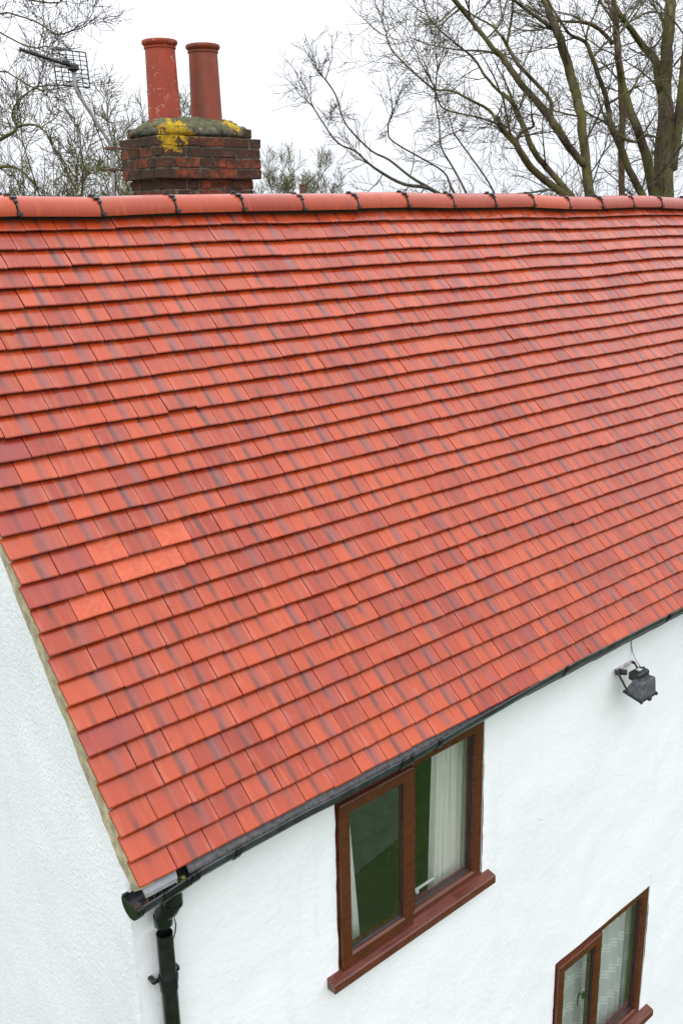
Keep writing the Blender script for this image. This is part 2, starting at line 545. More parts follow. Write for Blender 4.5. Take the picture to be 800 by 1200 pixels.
def rp(x, s, h=0.0, back=False):
    h += und(x, s)
    y, z = s * CP - h * SP, s * SP + h * CP
    return (x, YBACK - y if back else y, z)

# ---------------------------------------------------------------- ground
def ground():
    mb = MB()
    n = 60
    xs = [math.copysign(abs(i / n) ** 2.5, i) * 900 + 3 for i in range(-n, n + 1)]
    v = [(x, y, GROUND) for y in xs for x in xs]
    w = len(xs)
    f = [(j * w + i, j * w + i + 1, (j + 1) * w + i + 1, (j + 1) * w + i) for j in range(w - 1) for i in range(w - 1)]
    mb.add(v, f)
    return mb.build('ground', MAT['grass'], None, True, 'structure')
ground()
mb = MB()
edge_pts = [(-9, -3.2), (-4, -3.3), (0, -3.35), (2.5, -3.3), (4.2, -3.38), (5.0, -3.5), (5.7, -3.68), (6.1, -4.1), (6.2, -5.6), (4.6, -6.6), (2, -7.2), (-3, -7.0), (-9, -7.4)]
mb.add([(x, y, GROUND + .006) for x, y in edge_pts] + [(x, y, GROUND - .1) for x, y in edge_pts],
       [tuple(range(13))] + [(k, k + 13, (k + 1) % 13 + 13, (k + 1) % 13) for k in range(13)])
mb.build('path', MAT['gravel'], None, False, 'structure')

house = tag(empty('cottage', (XW, YW, GROUND)), 'white rendered cottage with a steep red tiled roof and brown windows', 'cottage')
bpy.context.view_layer.update()
class HouseParent: pass
def hp(o, parent=None):
    """parent keeping world place"""
    par = parent or house
    o.parent = par
    o.matrix_parent_inverse = par.matrix_world.inverted()
    return o
def part(mb, name, mat, parent=None, smooth=False, kind=None, angle=None):
    o = mb.build(name, MAT[mat] if isinstance(mat, str) else mat, None, smooth, kind)
    hp(o, parent)
    if angle:
        smooth_angle(o, angle)
    return o

# ---------------------------------------------------------------- walls
WIN = [dict(x0=1.095, x1=2.185, z0=-1.165, z1=-0.175), dict(x0=2.965, x1=4.105, z0=-3.40, z1=-2.262)]
def axis(a, b, step, extra):
    pts = set(round(a + (b - a) * i / max(1, round((b - a) / step)), 4) for i in range(max(1, round((b - a) / step)) + 1))
    pts = [p for p in pts if all(abs(p - e) > step * 0.4 for e in extra)]
    return sorted(set(pts) | set(extra) | {a, b})

def corner(z):
    # the arris where the two renders meet wanders a little
    return XW - .004 + 0.010 * noise.noise(Vector((0.3, 0.7, z * 7))), YW + 0.006 * noise.noise(Vector((4.3, 0.7, z * 5)))

def front_wall():
    mb = MB()
    xs = axis(XW, XWB, 0.05, [w[k] for w in WIN for k in ('x0', 'x1')])
    zs = axis(GROUND - 0.1, -0.055, 0.05, [w[k] for w in WIN for k in ('z0', 'z1')])
    idx = {}
    def vert(i, j):
        if (i, j) not in idx:
            x, z = xs[i], zs[j]
            edge = any(abs(x - w['x0']) < .001 or abs(x - w['x1']) < .001 for w in WIN)
            y = YW + 0.009 * noise.noise(Vector((x * 1.6, 3.1, z * 1.6))) + 0.004 * noise.noise(Vector((x * 6, 1.7, z * 6)))
            jit = 0.006 * noise.noise(Vector((x * 21, 8.3, z * 21)))
            xx = x + (jit if edge else 0)
            if i == 0:
                xx, y = corner(z)
            idx[(i, j)] = len(mb.v)
            mb.v.append((xx, y, z))
        return idx[(i, j)]
    for i in range(len(xs) - 1):
        for j in range(len(zs) - 1):
            cx, cz = (xs[i] + xs[i + 1]) / 2, (zs[j] + zs[j + 1]) / 2
            if any(w['x0'] < cx < w['x1'] and w['z0'] < cz < w['z1'] for w in WIN):
                continue
            mb.f.append((vert(i, j), vert(i + 1, j), vert(i + 1, j + 1), vert(i, j + 1)))
    # reveals of the openings, 0.25 deep
    for w in WIN:
        a = [(w['x0'], w['z0']), (w['x1'], w['z0']), (w['x1'], w['z1']), (w['x0'], w['z1'])]
        for k in range(4):
            (xa, za), (xb, zb) = a[k], a[(k + 1) % 4]
            mb.add([(xa, YW + .004, za), (xb, YW + .004, zb), (xb, YW + .07, zb), (xa, YW + .07, za)], [(0, 1, 2, 3)])
    return part(mb, 'wall', 'wall', smooth=True, angle=50)

def gable_wall(x, sgn, mat):
    mb = MB()
    ny = 72
    def top(y):
        s = (y if y <= YR else YBACK - y) / CP
        return s * SP - 0.105 / CP
    rows = 90
    for i in range(-1, ny + 1):
        y = YW + (YWB - YW) * max(i, 0) / ny
        zt = top(y)
        for j in range(rows + 1):
            z = GROUND - 0.1 + (zt - GROUND + 0.1) * j / rows
            d = 0.010 * noise.noise(Vector((5.1, y * 1.8, z * 1.8))) + 0.006 * noise.noise(Vector((2.2, y * 7, z * 7)))
            if i == 1 and sgn < 0:
                d += -0.008
            q = (x + d, y, z)
            if sgn < 0 and i < 1:
                cx_, cy_ = corner(z)
                q = (cx_, cy_, z) if i == 0 else (cx_ + .03, cy_ + .012, z)     # last column turns in behind the front render
            mb.v.append(q)
    for i in range(ny + 1):
        for j in range(rows):
            a = i * (rows + 1) + j
            q = (a, a + 1, a + rows + 2, a + rows + 1)
            mb.f.append(q if sgn < 0 else q[::-1])
    return part(mb, 'wall', mat, smooth=True)
fw = front_wall()
gable_wall(XW, -1, 'gable')
gable_wall(XWB, 1, 'wall')
mb = MB(); mb.box(XW, XWB, YWB - 0.2, YWB, GROUND - 0.1, -0.06); part(mb, 'wall', 'wall')
for w in WIN:      # inner linings of the window openings
    mb = MB()
    a_ = [(w['x0'], w['z0']), (w['x1'], w['z0']), (w['x1'], w['z1']), (w['x0'], w['z1'])]
    for k in range(4):
        (xa, za), (xb, zb) = a_[k], a_[(k + 1) % 4]
        mb.add([(xa, YW + .07, za), (xb, YW + .07, zb), (xb, YW + .115, zb), (xa, YW + .115, za)], [(0, 1, 2, 3)])
    part(mb, 'window_lining', 'inner')
# inside: floors and a partition so the rooms are rooms
mb = MB(); mb.box(XW + .05, XWB - .05, YW + .26, YWB - .2, -2.12, -1.95); part(mb, 'interior_floor', 'room')
mb = MB(); mb.box(XW + .05, XWB - .05, YW + .26, YWB - .2, GROUND, GROUND + .08); part(mb, 'interior_floor', 'room')
mb = MB(); mb.box(XW + .05, XWB - .05, YW + 2.0, YW + 2.1, GROUND + .08, -0.12); part(mb, 'partition', 'room')
mb = MB(); mb.box(XW + .05, XWB - .05, YW + .26, YWB - .2, -0.10, -0.07); part(mb, 'interior_ceiling', 'room')

# fine cracks and old plaster scars, slightly proud
def crack(pts, r=0.0035):
    r *= .5
    out = []
    for (xa, za), (xb, zb) in zip(pts, pts[1:]):
        n = max(2, int(math.hypot(xb - xa, zb - za) / 0.02))
        for i in range(n):
            t = i / n
            x, z = xa + (xb - xa) * t, za + (zb - za) * t
            k = noise.noise(Vector((x * 12, 4.4, z * 12)))
            xx, zz = x + 0.012 * k, z + 0.02 * k
            y = YW + 0.009 * noise.noise(Vector((xx * 1.6, 3.1, zz * 1.6))) + 0.004 * noise.noise(Vector((xx * 6, 1.7, zz * 6)))
            out.append((xx, y - r * .1, zz))
    rr = [r * (0.35 + 0.9 * abs(noise.noise(Vector((p[0] * 9, 0, p[2] * 9))))) for p in out]
    mb = MB(); mb.tube(out, rr, 5)
    part(mb, 'plaster_crack', 'crack', fw, smooth=True)
crack([(2.62, -1.02), (2.95, -1.08), (3.2, -1.06), (3.5, -1.13), (3.9, -1.12)], .0045)
crack([(2.96, -2.26), (2.8, -2.24), (2.62, -2.30), (2.42, -2.27)], .004)
crack([(1.02, -1.20), (0.9, -1.29), (0.78, -1.32), (0.62, -1.45)], .0035)
crack([(1.45, -1.85), (1.75, -1.78), (2.1, -1.82), (2.5, -1.78)], .004)
crack([(3.95, -2.13), (4.1, -2.18), (4.15, -2.28)], .0035)
crack([(0.06, -0.62), (0.10, -0.70), (0.13, -0.78), (0.11, -0.9)], .002)
crack([(4.12, -2.9), (4.5, -2.85), (4.9, -2.7)], .004)

# ---------------------------------------------------------------- roof
mb = MB()
for back in (False, True):
    n = 30
    v, f = [], []
    for i in range(n + 1):
        x = 0.012 + (XEND - 0.024) * i / n
        for s in (0.03, 1.1, 2.2, 29.45 * GAUGE):
            v.append(rp(x, s, -0.085, back))
    for i in range(n):
        for j in range(3):
            a = i * 4 + j
            f.append((a, a + 4, a + 5, a + 1))
    mb.add(v, f)
roof = part(mb, 'roof', 'deck')

def tile_geo(x0, x1, s0, length, back, lift, skew, cam_, edge=False):
    """one plain tile as a closed slab: nosed tail, faint camber"""
    vs = (0.0, 0.005, length * 0.55, length)
    if edge and length > 0.15:
        vs = (0.0, 0.005, GAUGE * 1.0, GAUGE * 1.06, length)      # verge tiles are bedded: the covered head is notched back
    us = (0.0, 0.5, 1.0)
    v, f, uvt, uvr = [], [], [], []
    for side in (0, 1):
        for vv in vs:
            for u in us:
                x = x0 + (x1 - x0) * u
                if edge and u == 0.0 and vv > GAUGE * 1.03:
                    x += 0.022
                s = s0 + vv + skew * (u - 0.5)
                h = -vv * TT / GAUGE + lift * max(0.0, 1 - vv / 0.16) + cam_ * (1 - (2 * u - 1) ** 2)
                if side == 0 and vv == 0.0:
                    h -= 0.003
                if side:
                    h -= TH
                v.append(rp(x, s, h, back))
                uvt.append((u, vv / length))
                uvr.append((x, s))
    m = len(vs)
    def q(side, j, i): return side * 3 * m + j * 3 + i
    for j in range(m - 1):
        for i in range(2):
            f.append((q(0, j, i), q(0, j, i + 1), q(0, j + 1, i + 1), q(0, j + 1, i)))
            f.append((q(1, j, i), q(1, j + 1, i), q(1, j + 1, i + 1), q(1, j, i + 1)))
        f.append((q(0, j, 0), q(0, j + 1, 0), q(1, j + 1, 0), q(1, j, 0)))
        f.append((q(0, j, 2), q(1, j, 2), q(1, j + 1, 2), q(0, j + 1, 2)))
    for i in range(2):
        f.append((q(0, 0, i), q(1, 0, i), q(1, 0, i + 1), q(0, 0, i + 1)))
        f.append((q(0, m - 1, i), q(0, m - 1, i + 1), q(1, m - 1, i + 1), q(1, m - 1, i)))
    if back:
        f = [t[::-1] for t in f]
    return v, f, uvt, uvr

def tile_mesh(name, v, f, uvt, uvr, tint, mat, loc):
    me = bpy.data.meshes.new(name)
    me.from_pydata([(p[0] - loc[0], p[1] - loc[1], p[2] - loc[2]) for p in v], [], f)
    li = np.empty(len(me.loops), dtype=np.int32)
    me.loops.foreach_get('vertex_index', li)
    for nm, arr in (('tile', uvt), ('roof', uvr)):
        me.uv_layers.new(name=nm)
        me.uv_layers[nm].data.foreach_set('uv', np.array(arr, dtype=np.float32)[li].ravel())
    ca = me.color_attributes.new('tint', 'FLOAT_COLOR', 'POINT')
    ca.data.foreach_set('color', np.array(tint, dtype=np.float32).ravel())
    me.materials.append(mat)
    me.update()
    return me

def project(p):
    d = Vector(p) - CAM
    z = d.dot(fwd)
    return 400 + FOCAL_PX * d.dot(rt2) / z, 600 - FOCAL_PX * d.dot(up2) / z, z

tiles = []
def course_s(k):
    return 0.0 if k == 0 else (k - 0.066) * GAUGE
# the odd tiles the photograph shows: fresh orange replacements and dark crimson ones (course, index)
NEW = {(12, 2), (12, 4), (11, 2), (11, 3), (10, 1)}
OLD = {(12, 1), (11, 0), (5, 0), (17, 0), (14, 0)}
FRESH = {(16, 1), (16, 2), (19, 1), (15, 2), (14, 2), (18, 0), (21, 1), (17, 2), (19, 4), (10, 5), (7, 3)}
for back in (False, True):
    r2 = random.Random(21 if not back else 22)
    for k in range(NCOURSE):
        s0 = course_s(k)
        first = TW if k % 2 == 0 else TW * 1.5
        x, i = 0.0, 0
        ph = r2.uniform(0, 6.28)
        while x < XEND - 0.05:
            w = first if i == 0 else TW
            x1 = min(x + w, XEND)
            slip = 0.0035 * math.sin(x * 1.3 + ph) + r2.gauss(0, 0.0011)
            if r2.random() < 0.03:
                slip += r2.uniform(-0.006, 0.006)
            xo = r2.gauss(0, 0.0006)
            left = r2.gauss(-0.003, 0.003) if i == 0 else x + 0.0021 + xo
            lift = abs(r2.gauss(0, 0.0014))
            if r2.random() < 0.04:
                lift += r2.uniform(0.002, 0.005)
            g = tile_geo(left, x1 - 0.0021 + xo, max(s0 + slip, -0.004), 0.21 if k < 28 else (0.16 if k == 28 else 0.055), back, lift, r2.gauss(0, 0.0014), r2.uniform(-0.0002, 0.0015), i == 0)
            kind = 0.5
            if not back:
                if (k, i) in NEW: kind = 1.0
                elif (k, i) in FRESH: kind = 0.845
                elif (k, i) in OLD: kind = 0.0
                elif r2.random() < 0.0: kind = 0.85
                elif r2.random() < 0.012: kind = 0.14
            tint = (r2.random(), r2.random(), kind, 1.0)
            area = 0.0
            if not back:
                pp = [project(rp(a, b)) for a, b in ((x, s0), (x1, s0), (x1, s0 + GAUGE), (x, s0 + GAUGE))]
                cx, cy = sum(p[0] for p in pp) / 4, sum(p[1] for p in pp) / 4
                if -15 < cx < 815 and -15 < cy < 1215:
                    area = abs(sum(pp[a][0] * pp[(a + 1) % 4][1] - pp[(a + 1) % 4][0] * pp[a][1] for a in range(4))) / 2
            tiles.append((area, g, tint))
            x, i = x1, i + 1
tiles.sort(key=lambda t: -t[0])
for area, g, tint in tiles[:300]:
    loc = Vector(g[0][1])
    me = tile_mesh('roof_tile', *g, [tint] * len(g[0]), MAT['tile'], loc)
    o = bpy.data.objects.new('roof_tile', me)
    COL.objects.link(o)
    o.parent = roof
    o.matrix_parent_inverse = roof.matrix_world.inverted()
    o.location = loc
V, F, UT, UR, TI = [], [], [], [], []
for area, g, tint in tiles[300:]:
    n = len(V)
    V += g[0]; F += [tuple(a + n for a in q) for q in g[1]]; UT += g[2]; UR += g[3]; TI += [tint] * len(g[0])
me = tile_mesh('roof_tiles', V, F, UT, UR, TI, MAT['tile'], (0, 0, 0))
o = bpy.data.objects.new('roof_tiles', me); COL.objects.link(o); o['kind'] = 'stuff'; hp(o, roof)

# verge mortar bed, lumpy, along the gable ends
def verge(x0, x1, back):
    mb = MB()
    ss = [-0.004]
    for k in range(NCOURSE - 1):
        a_, b_ = course_s(k), course_s(k + 1)
        ss += [a_ + 0.014, a_ + (b_ - a_) * .35, a_ + (b_ - a_) * .7, b_ - 0.006]
    n = len(ss) - 1
    v, f = [], []
    for i, s in enumerate(ss):
        k = max([q for q in range(NCOURSE - 1) if course_s(q) <= s + .0005] or [0])
        lump = 0.005 * noise.noise(Vector((s * 5, x0, 2.0))) + 0.004 * noise.noise(Vector((s * 19, x0, 5.0)))
        lo = -0.118 + 0.007 * noise.noise(Vector((s * 4, 9, x0)))
        if s < 0.12: lo += (0.12 - s) * 0.25
        hi = -TH - .0015 - max(0, s - course_s(k)) * TT / GAUGE
        for (x, h) in ((x0 + lump, lo), (x0 + lump * 0.6, (lo + hi) / 2), (x0 + lump * 0.3, hi), (x1, hi), (x1, lo)):
            v.append(rp(x, s, h, back))
    for i in range(n):
        for j in range(5):
            a, b = i * 5 + j, i * 5 + (j + 1) % 5
            f.append((a, b, b + 5, a + 5))
    f.append((4, 3, 2, 1, 0)); f.append(tuple(n * 5 + j for j in range(5)))
    mb.add(v, f)
    return part(mb, 'verge_mortar', 'verge', roof, smooth=True, angle=40)
verge(0.003, 0.06, False); verge(0.003, 0.06, True)
verge(XEND - 0.012, XEND - 0.06, False); verge(XEND - 0.012, XEND - 0.06, True)

# ridge
RR, RC = 0.088, ZR - 0.061
def ridge_z(x):
    return und(x, 3.15) / CP * 0.9
joints = [0.635 + 0.45 * k for k in range(-1, 18)]
edges = [-0.012] + [j for j in joints if j < XEND - 0.1] + [XEND + 0.012]
rr_ = random.Random(5)
def half_ring(mb, xa, xb, ro, ri, za, zb, a0=0.0, a1=math.pi, n=18, yc=YR):
    v, f = [], []
    for x, dz in ((xa, za), (xb, zb)):
        for r in (ro, ri):
            for k in range(n + 1):
                th = a0 + (a1 - a0) * k / n
                v.append((x, yc - r * math.cos(th), RC + dz + r * math.sin(th)))
    w = n + 1
    for k in range(n):
        f += [(k, k + 1, 2 * w + k + 1, 2 * w + k), (w + k, 3 * w + k, 3 * w + k + 1, w + k + 1),
              (k, w + k, w + k + 1, k + 1), (2 * w + k, 2 * w + k + 1, 3 * w + k + 1, 3 * w + k)]
    f += [(0, 2 * w, 3 * w, w), (n, w + n, 3 * w + n, 2 * w + n)]
    mb.add(v, f)
for a, b in zip(edges, edges[1:]):
    mb = MB()
    j1, j2 = rr_.gauss(0, 0.0025), rr_.gauss(0, 0.0025)
    yo = rr_.gauss(0, 0.002)
    xm = [a + 0.003 + (b - a - 0.006) * t for t in (0, 0.5, 1)]
    half_ring(mb, xm[0], xm[2], RR, RR - 0.014, ridge_z(xm[0]) + j1, ridge_z(xm[2]) + j2, -0.12, math.pi + 0.12, yc=YR + yo)
    v = mb.v
    tint = (rr_.random(), rr_.random(), 0.5, 1)
    me = tile_mesh('ridge_tile', v, mb.f, [(0.5, 0.5)] * len(v), [(p[0] * 0.9, p[2] + p[1] * 0.7) for p in v], [tint] * len(v), MAT['ridge'], (0, 0, 0))
    me.polygons.foreach_set('use_smooth', [True] * len(me.polygons)); me.set_sharp_from_angle(angle=math.radians(40))
    o = bpy.data.objects.new('ridge_tile', me); COL.objects.link(o); hp(o, roof)
for x in edges[1:-1]:
    mb = MB()
    dz = ridge_z(x)
    half_ring(mb, x - 0.0036, x + 0.0036, RR + 0.004, RR - 0.02, dz, dz, -0.12, math.pi + 0.12)
    mb.v = [(p[0] + (YR - p[1]) * .22 - .012, p[1], p[2]) for p in mb.v]      # the strap sits a little skew
    for th, wd, ln in ((1.0, 0.015, 0.009), (0.72, 0.008, 0.008), (0.02, 0.013, 0.007), (1.45, 0.014, 0.008), (2.2, 0.015, 0.01)):
        r = RR + 0.006
        c = Vector((x + r * math.cos(th) * .22 - .012 + rr_.uniform(-.003, .003), YR - r * math.cos(th), RC + dz + r * math.sin(th)))
        e_r = Vector((0, -math.cos(th), math.sin(th))); e_t = Vector((0, math.sin(th), math.cos(th))); e_x = Vector((1, 0, 0))
        pts = [c + e_x * sx * wd + e_t * st * ln + e_r * sr * 0.007 for sr in (-1, 1) for sx, st in ((-1, -1), (1, -1), (1, 1), (-1, 1))]
        mb.hexa(pts)
    part(mb, 'ridge_clip', 'clip', roof)
mb = MB()    # dark ridge bedding under the ridge tiles
n = 40
for i in range(n):
    xa, xb = 0.01 + (XEND - .02) * i / n, 0.01 + (XEND - .02) * (i + 1) / n
    za, zb = ridge_z(xa), ridge_z(xb)
    mb.hexa([(xa, YR - .028, RC - .05 + za), (xb, YR - .028, RC - .05 + zb), (xb, YR + .028, RC - .05 + zb), (xa, YR + .028, RC - .05 + za),
             (xa, YR - .026, RC + .03 + za), (xb, YR - .026, RC + .03 + zb), (xb, YR + .026, RC + .03 + zb), (xa, YR + .026, RC + .03 + za)])
part(mb, 'ridge_bedding', 'deck', roof)

# ---------------------------------------------------------------- eaves, gutter, downpipe
mb = MB()
mb.box(0.03, XEND - 0.03, 0.090, YW + 0.02, -0.098, -0.045)
part(mb, 'fascia', 'soffit')
mb = MB()     # eaves felt dressed into the gutter
n = 120; v, f = [], []
for i in range(n + 1):
    x = 0.215 + (XEND - 0.24) * i / n
    k = 0.004 * noise.noise(Vector((x * 5, 0, 0))) + 0.003 * noise.noise(Vector((x * 17, 0, 0)))
    for y, z in ((0.10, 0.07), (0.045, 0.014), (0.012, -0.022), (-0.004 + k, -0.040 + k), (-0.002 + k, -0.042 + k), (0.013, -0.025), (0.046, 0.010), (0.10, 0.066)):
        v.append((x, y, z - 0.004))
for i in range(n):
    for j in range(8):
        a, b = i * 8 + j, i * 8 + (j + 1) % 8
        f.append((a, a + 8, b + 8, b))
mb.add(v, f)
part(mb, 'eaves_felt', 'felt', smooth=True)
mb = MB()     # pale board end showing at the corner
mb.hexa([(0.012, -0.009, -0.046), (0.150, -0.009, -0.046), (0.175, 0.08, -0.046 + .07), (0.012, 0.08, -0.046 + .07),
         (0.012, -0.006, -0.030), (0.158, -0.006, -0.030), (0.183, 0.084, -0.030 + .07), (0.012, 0.084, -0.030 + .07)])
part(mb, 'eaves_board', 'board')

GB = [(-0.035, -.126), (0.06, -.118), (0.26, -.097), (0.5, -.088), (0.82, -.084), (1.0, -.088), (1.48, -.086), (2.0, -.064), (2.5, -.044), (2.8, -.038), (3.1, -.040), (4.0, -.046), (6.0, -.03), (XEND, -.02)]
def gbot(x):
    for (xa, za), (xb, zb) in zip(GB, GB[1:]):
        if x <= xb:
            t = (x - xa) / (xb - xa); t = t * t * (3 - 2 * t) * 0.5 + t * 0.5
            return za + (zb - za) * t
    return GB[-1][1]
GYC, GR = 0.034, 0.056
def gut_pt(x, th, r):     # th 0 = front rim, pi = back rim
    zc = gbot(x) - 0.006 + 0.056
    return (x, GYC - r * math.cos(th), zc - r * math.sin(th))
def gutter_sweep(mb, xa, xb, ro, ri, n=60, m=14, ext=0.12):
    v, f = [], []
    for i in range(n + 1):
        x = xa + (xb - xa) * i / n
        for r in (ro, ri):
            for k in range(m + 1):
                v.append(gut_pt(x, -ext + (math.pi + 2 * ext) * k / m, r))
    w = m + 1; W2 = 2 * w
    for i in range(n):
        a, b = i * W2, (i + 1) * W2
        for k in range(m):
            f += [(a + k, b + k, b + k + 1, a + k + 1), (a + w + k, a + w + k + 1, b + w + k + 1, b + w + k)]
        f += [(a, a + w, b + w, b), (a + m, b + m, b + w + m, a + w + m)]
    for a in (0, n * W2):
        for k in range(m):
            q = (a + k, a + k + 1, a + w + k + 1, a + w + k)
            f.append(q if a == 0 else q[::-1])
    mb.add(v, f)
mb = MB()
gutter_sweep(mb, -0.033, XEND, GR, GR - 0.003, 170)
for x0_, x1_ in ((-0.03, XEND),):       # rolled front bead
    pts = [gut_pt(x0_ + (x1_ - x0_) * i / 150, -0.14, GR - 0.001) for i in range(151)]
    mb.tube(pts, 0.0042, 6)
gutter = part(mb, 'gutter', 'gutter', smooth=True, angle=40)
mb = MB()      # stop end: flat cap plus its collar
c = gut_pt(-0.034, math.pi / 2, 0)
v = [gut_pt(-0.034, -0.1 + (math.pi + .2) * k / 14, GR + .004) for k in range(15)]
v2 = [(p[0] - 0.005, p[1], p[2]) for p in v]
mb.add(v + v2, [tuple(range(14, -1, -1)), tuple(range(15, 30))] + [(k, k + 1, k + 16, k + 15) for k in range(14)] + [(14, 0, 15, 29)])
gutter_sweep(mb, -0.034, -0.006, GR + 0.005, GR + 0.0005, 2)
for th in (-0.1, math.pi + 0.1):
    p = gut_pt(-0.02, th, GR + .003); mb.box(p[0] - .014, p[0] + .014, p[1] - .007, p[1] + .007, p[2] - .006, p[2] + .006, .002)
part(mb, 'stop_end', 'black', gutter)
for x in (0.232, 1.43):                # unions
    mb = MB()
    gutter_sweep(mb, x - 0.02 * (1 if x < 1 else 2.2), x + 0.02 * (1 if x < 1 else 2.2), GR + 0.006, GR + 0.0005, 3)
    for dx in ((-0.012, 0.012) if x < 1 else (-0.03, 0.03)):
        p = gut_pt(x + dx, -0.12, GR + .002); mb.box(p[0] - .009, p[0] + .009, p[1] - .009, p[1] + .007, p[2] - .012, p[2] + .010, .002)
    part(mb, 'gutter_union', 'black', gutter)
for x in (0.44, 1.66, 2.70, 3.78, 4.85, 5.9, 6.95, 8.0):          # brackets
    mb = MB()
    gutter_sweep(mb, x - 0.013, x + 0.013, GR + 0.006, GR + 0.0005, 2)
    p = gut_pt(x, -0.14, GR + .003); mb.box(p[0] - .013, p[0] + .013, p[1] - .008, p[1] + .006, p[2] - .010, p[2] + .009, .002)
    mb.box(x - .02, x + .02, GYC + GR + .002, 0.088, gbot(x) + .01, gbot(x) + .055)
    part(mb, 'gutter_bracket', 'black', gutter)
# running outlet
OX = 0.150
mb = MB()
gutter_sweep(mb, OX - .07, OX + .055, GR + 0.007, GR + 0.0005, 3)
zt = gbot(OX)
mb.lathe([(0.030, zt + .004), (0.041, zt + .004), (0.041, zt - .05), (0.036, zt - .052), (0.030, zt - .05)], (OX, GYC, 0), 24)
for dx in (-.058, .045):
    p = gut_pt(OX + dx, -0.12, GR + .003); mb.box(p[0] - .009, p[0] + .009, p[1] - .009, p[1] + .007, p[2] - .012, p[2] + .010, .002)
part(mb, 'gutter_outlet', 'black', gutter, angle=35)
# leaf litter lying in the end of the gutter
for mname, cnt, sd, xa, xb in (('litter', 170, 3, -0.028, 0.5), ('moss', 16, 4, 0.15, 0.2)):
    mb = MB(); r3 = random.Random(sd)
    for _ in range(cnt):
        x = r3.uniform(xa, xb) if mname == 'moss' else xa + (xb - xa) * r3.random() ** 1.6
        base = Vector(gut_pt(x, math.pi / 2, GR - .006)); base.y += r3.uniform(-.035, .03); base.z += r3.uniform(0.006, 0.030)
        if mname == 'moss':
            base.y = GYC - .02 + r3.uniform(-.012, .012); base.z += .012
        a = Vector((r3.gauss(0, 1), r3.gauss(0, 1), r3.gauss(0, .5))).normalized() * r3.uniform(.006, .016)
        b = a.orthogonal().normalized() * r3.uniform(.003, .007)
        c_ = a.cross(b).normalized() * .0012
        mb.hexa([base - a, base + b, base + a, base - b, base - a + c_, base + b + c_ * 3, base + a + c_, base - b + c_ * 3])
    part(mb, 'leaf_litter' if mname == 'litter' else 'moss_tuft', mname, gutter, kind='stuff')

# downpipe: swan-neck elbow from the outlet, a gap, then the pipe standing off the wall
PX, PY = 0.126, 0.080
mb = MB()
z0 = gbot(OX) - .045
mb.tube([(OX, GYC, z0 + .02), (OX, GYC, z0 - .012), (OX - .004, GYC + .008, z0 - .035), (OX - .014, PY - .022, z0 - .058), (PX - .002, PY - .004, z0 - .078), (PX, PY, z0 - .098), (PX, PY, z0 - .125)], 0.036, 20)
for (za, xx, yy) in ((z0 - .002, OX, GYC), (z0 - .016, OX, GYC)):
    mb.tube([(xx, yy, za - .004), (xx, yy, za + .004)], 0.0405, 20)
mb.tube([(OX - .006, GYC + .014, z0 - .040), (OX - .010, GYC + .022, z0 - .048)], 0.0405, 20)
mb.lathe([(0.028, z0 - .13), (0.036, z0 - .13), (0.039, z0 - .126), (0.039, z0 - .085)], (PX, PY, 0), 24)
elbow = part(mb, 'downpipe_elbow', 'black', smooth=True, angle=40)
mb = MB()      # a twisted strip of old tape hanging in the gap
mb.tube([(PX + .034, PY - .03, z0 - .10), (PX + .036, PY - .034, z0 - .13), (PX + .03, PY - .034, z0 - .165), (PX + .018, PY - .037, z0 - .19)], [.002, .003, .003, .0015], 5)
part(mb, 'sealing_strip', 'black', elbow)
mb = MB()
zt = -0.326
mb.lathe([(0.031, GROUND + .2), (0.0345, GROUND + .2), (0.0345, -0.62), (0.0345, -0.606), (0.038, -0.602), (0.038, -0.545), (0.0345, -0.540), (0.0345, zt - .004), (0.0338, zt), (0.0315, zt), (0.0315, -1.2)], (PX, PY, 0), 32)
pipe = part(mb, 'downpipe', 'black', smooth=True, angle=40)
for zc in (-0.548, -2.3, -3.7):
    mb = MB()
    mb.lathe([(0.036, zc - .011), (0.042, zc - .011), (0.042, zc + .011), (0.036, zc + .011)], (PX, PY, 0), 28)
    for sx in (-1, 1):
        mb.box(PX + sx * .048 - .016, PX + sx * .048 + .016, PY + .012, PY + .022, zc - .010, zc + .010, .002)
    mb.box(PX - .066, PX - .046, PY + .016, YW + .004, zc - .008, zc + .008, .002)
    mb.box(PX + .046, PX + .066, PY + .016, YW + .004, zc - .008, zc + .008, .002)
    part(mb, 'pipe_clip', 'black', pipe, angle=35)

# ---------------------------------------------------------------- windows
def bar_frame(mb, x0, x1, z0, z1, y0, y1, wl, wr=None, wb=None, wt=None, bev=.004):
    wr = wl if wr is None else wr; wb = wl if wb is None else wb; wt = wl if wt is None else wt
    # mitred: four bars around an opening, each a prism with a chamfered inner edge
    o = [(x0, z0), (x1, z0), (x1, z1), (x0, z1)]
    i = [(x0 + wl, z0 + wb), (x1 - wr, z0 + wb), (x1 - wr, z1 - wt), (x0 + wl, z1 - wt)]
    c = .010
    m = [(x0 + wl - c, z0 + wb - c), (x1 - wr + c, z0 + wb - c), (x1 - wr + c, z1 - wt + c), (x0 + wl - c, z1 - wt + c)]
    v = [(p[0], y, p[1]) for ring, y in ((o, y1), (o, y0 + bev), ([(p[0] + bev * (1 if k in (0, 3) else -1), p[1] + bev * (1 if k < 2 else -1)) for k, p in enumerate(o)], y0), (m, y0), (i, y0 + c), (i, y1)) for p in ring]
    f = []
    for r in range(6):
        a, b = r * 4, ((r + 1) % 6) * 4
        for k in range(4):
            k2 = (k + 1) % 4
            f.append((a + k, a + k2, b + k2, b + k))
    mb.add(v, [q[::-1] for q in f])

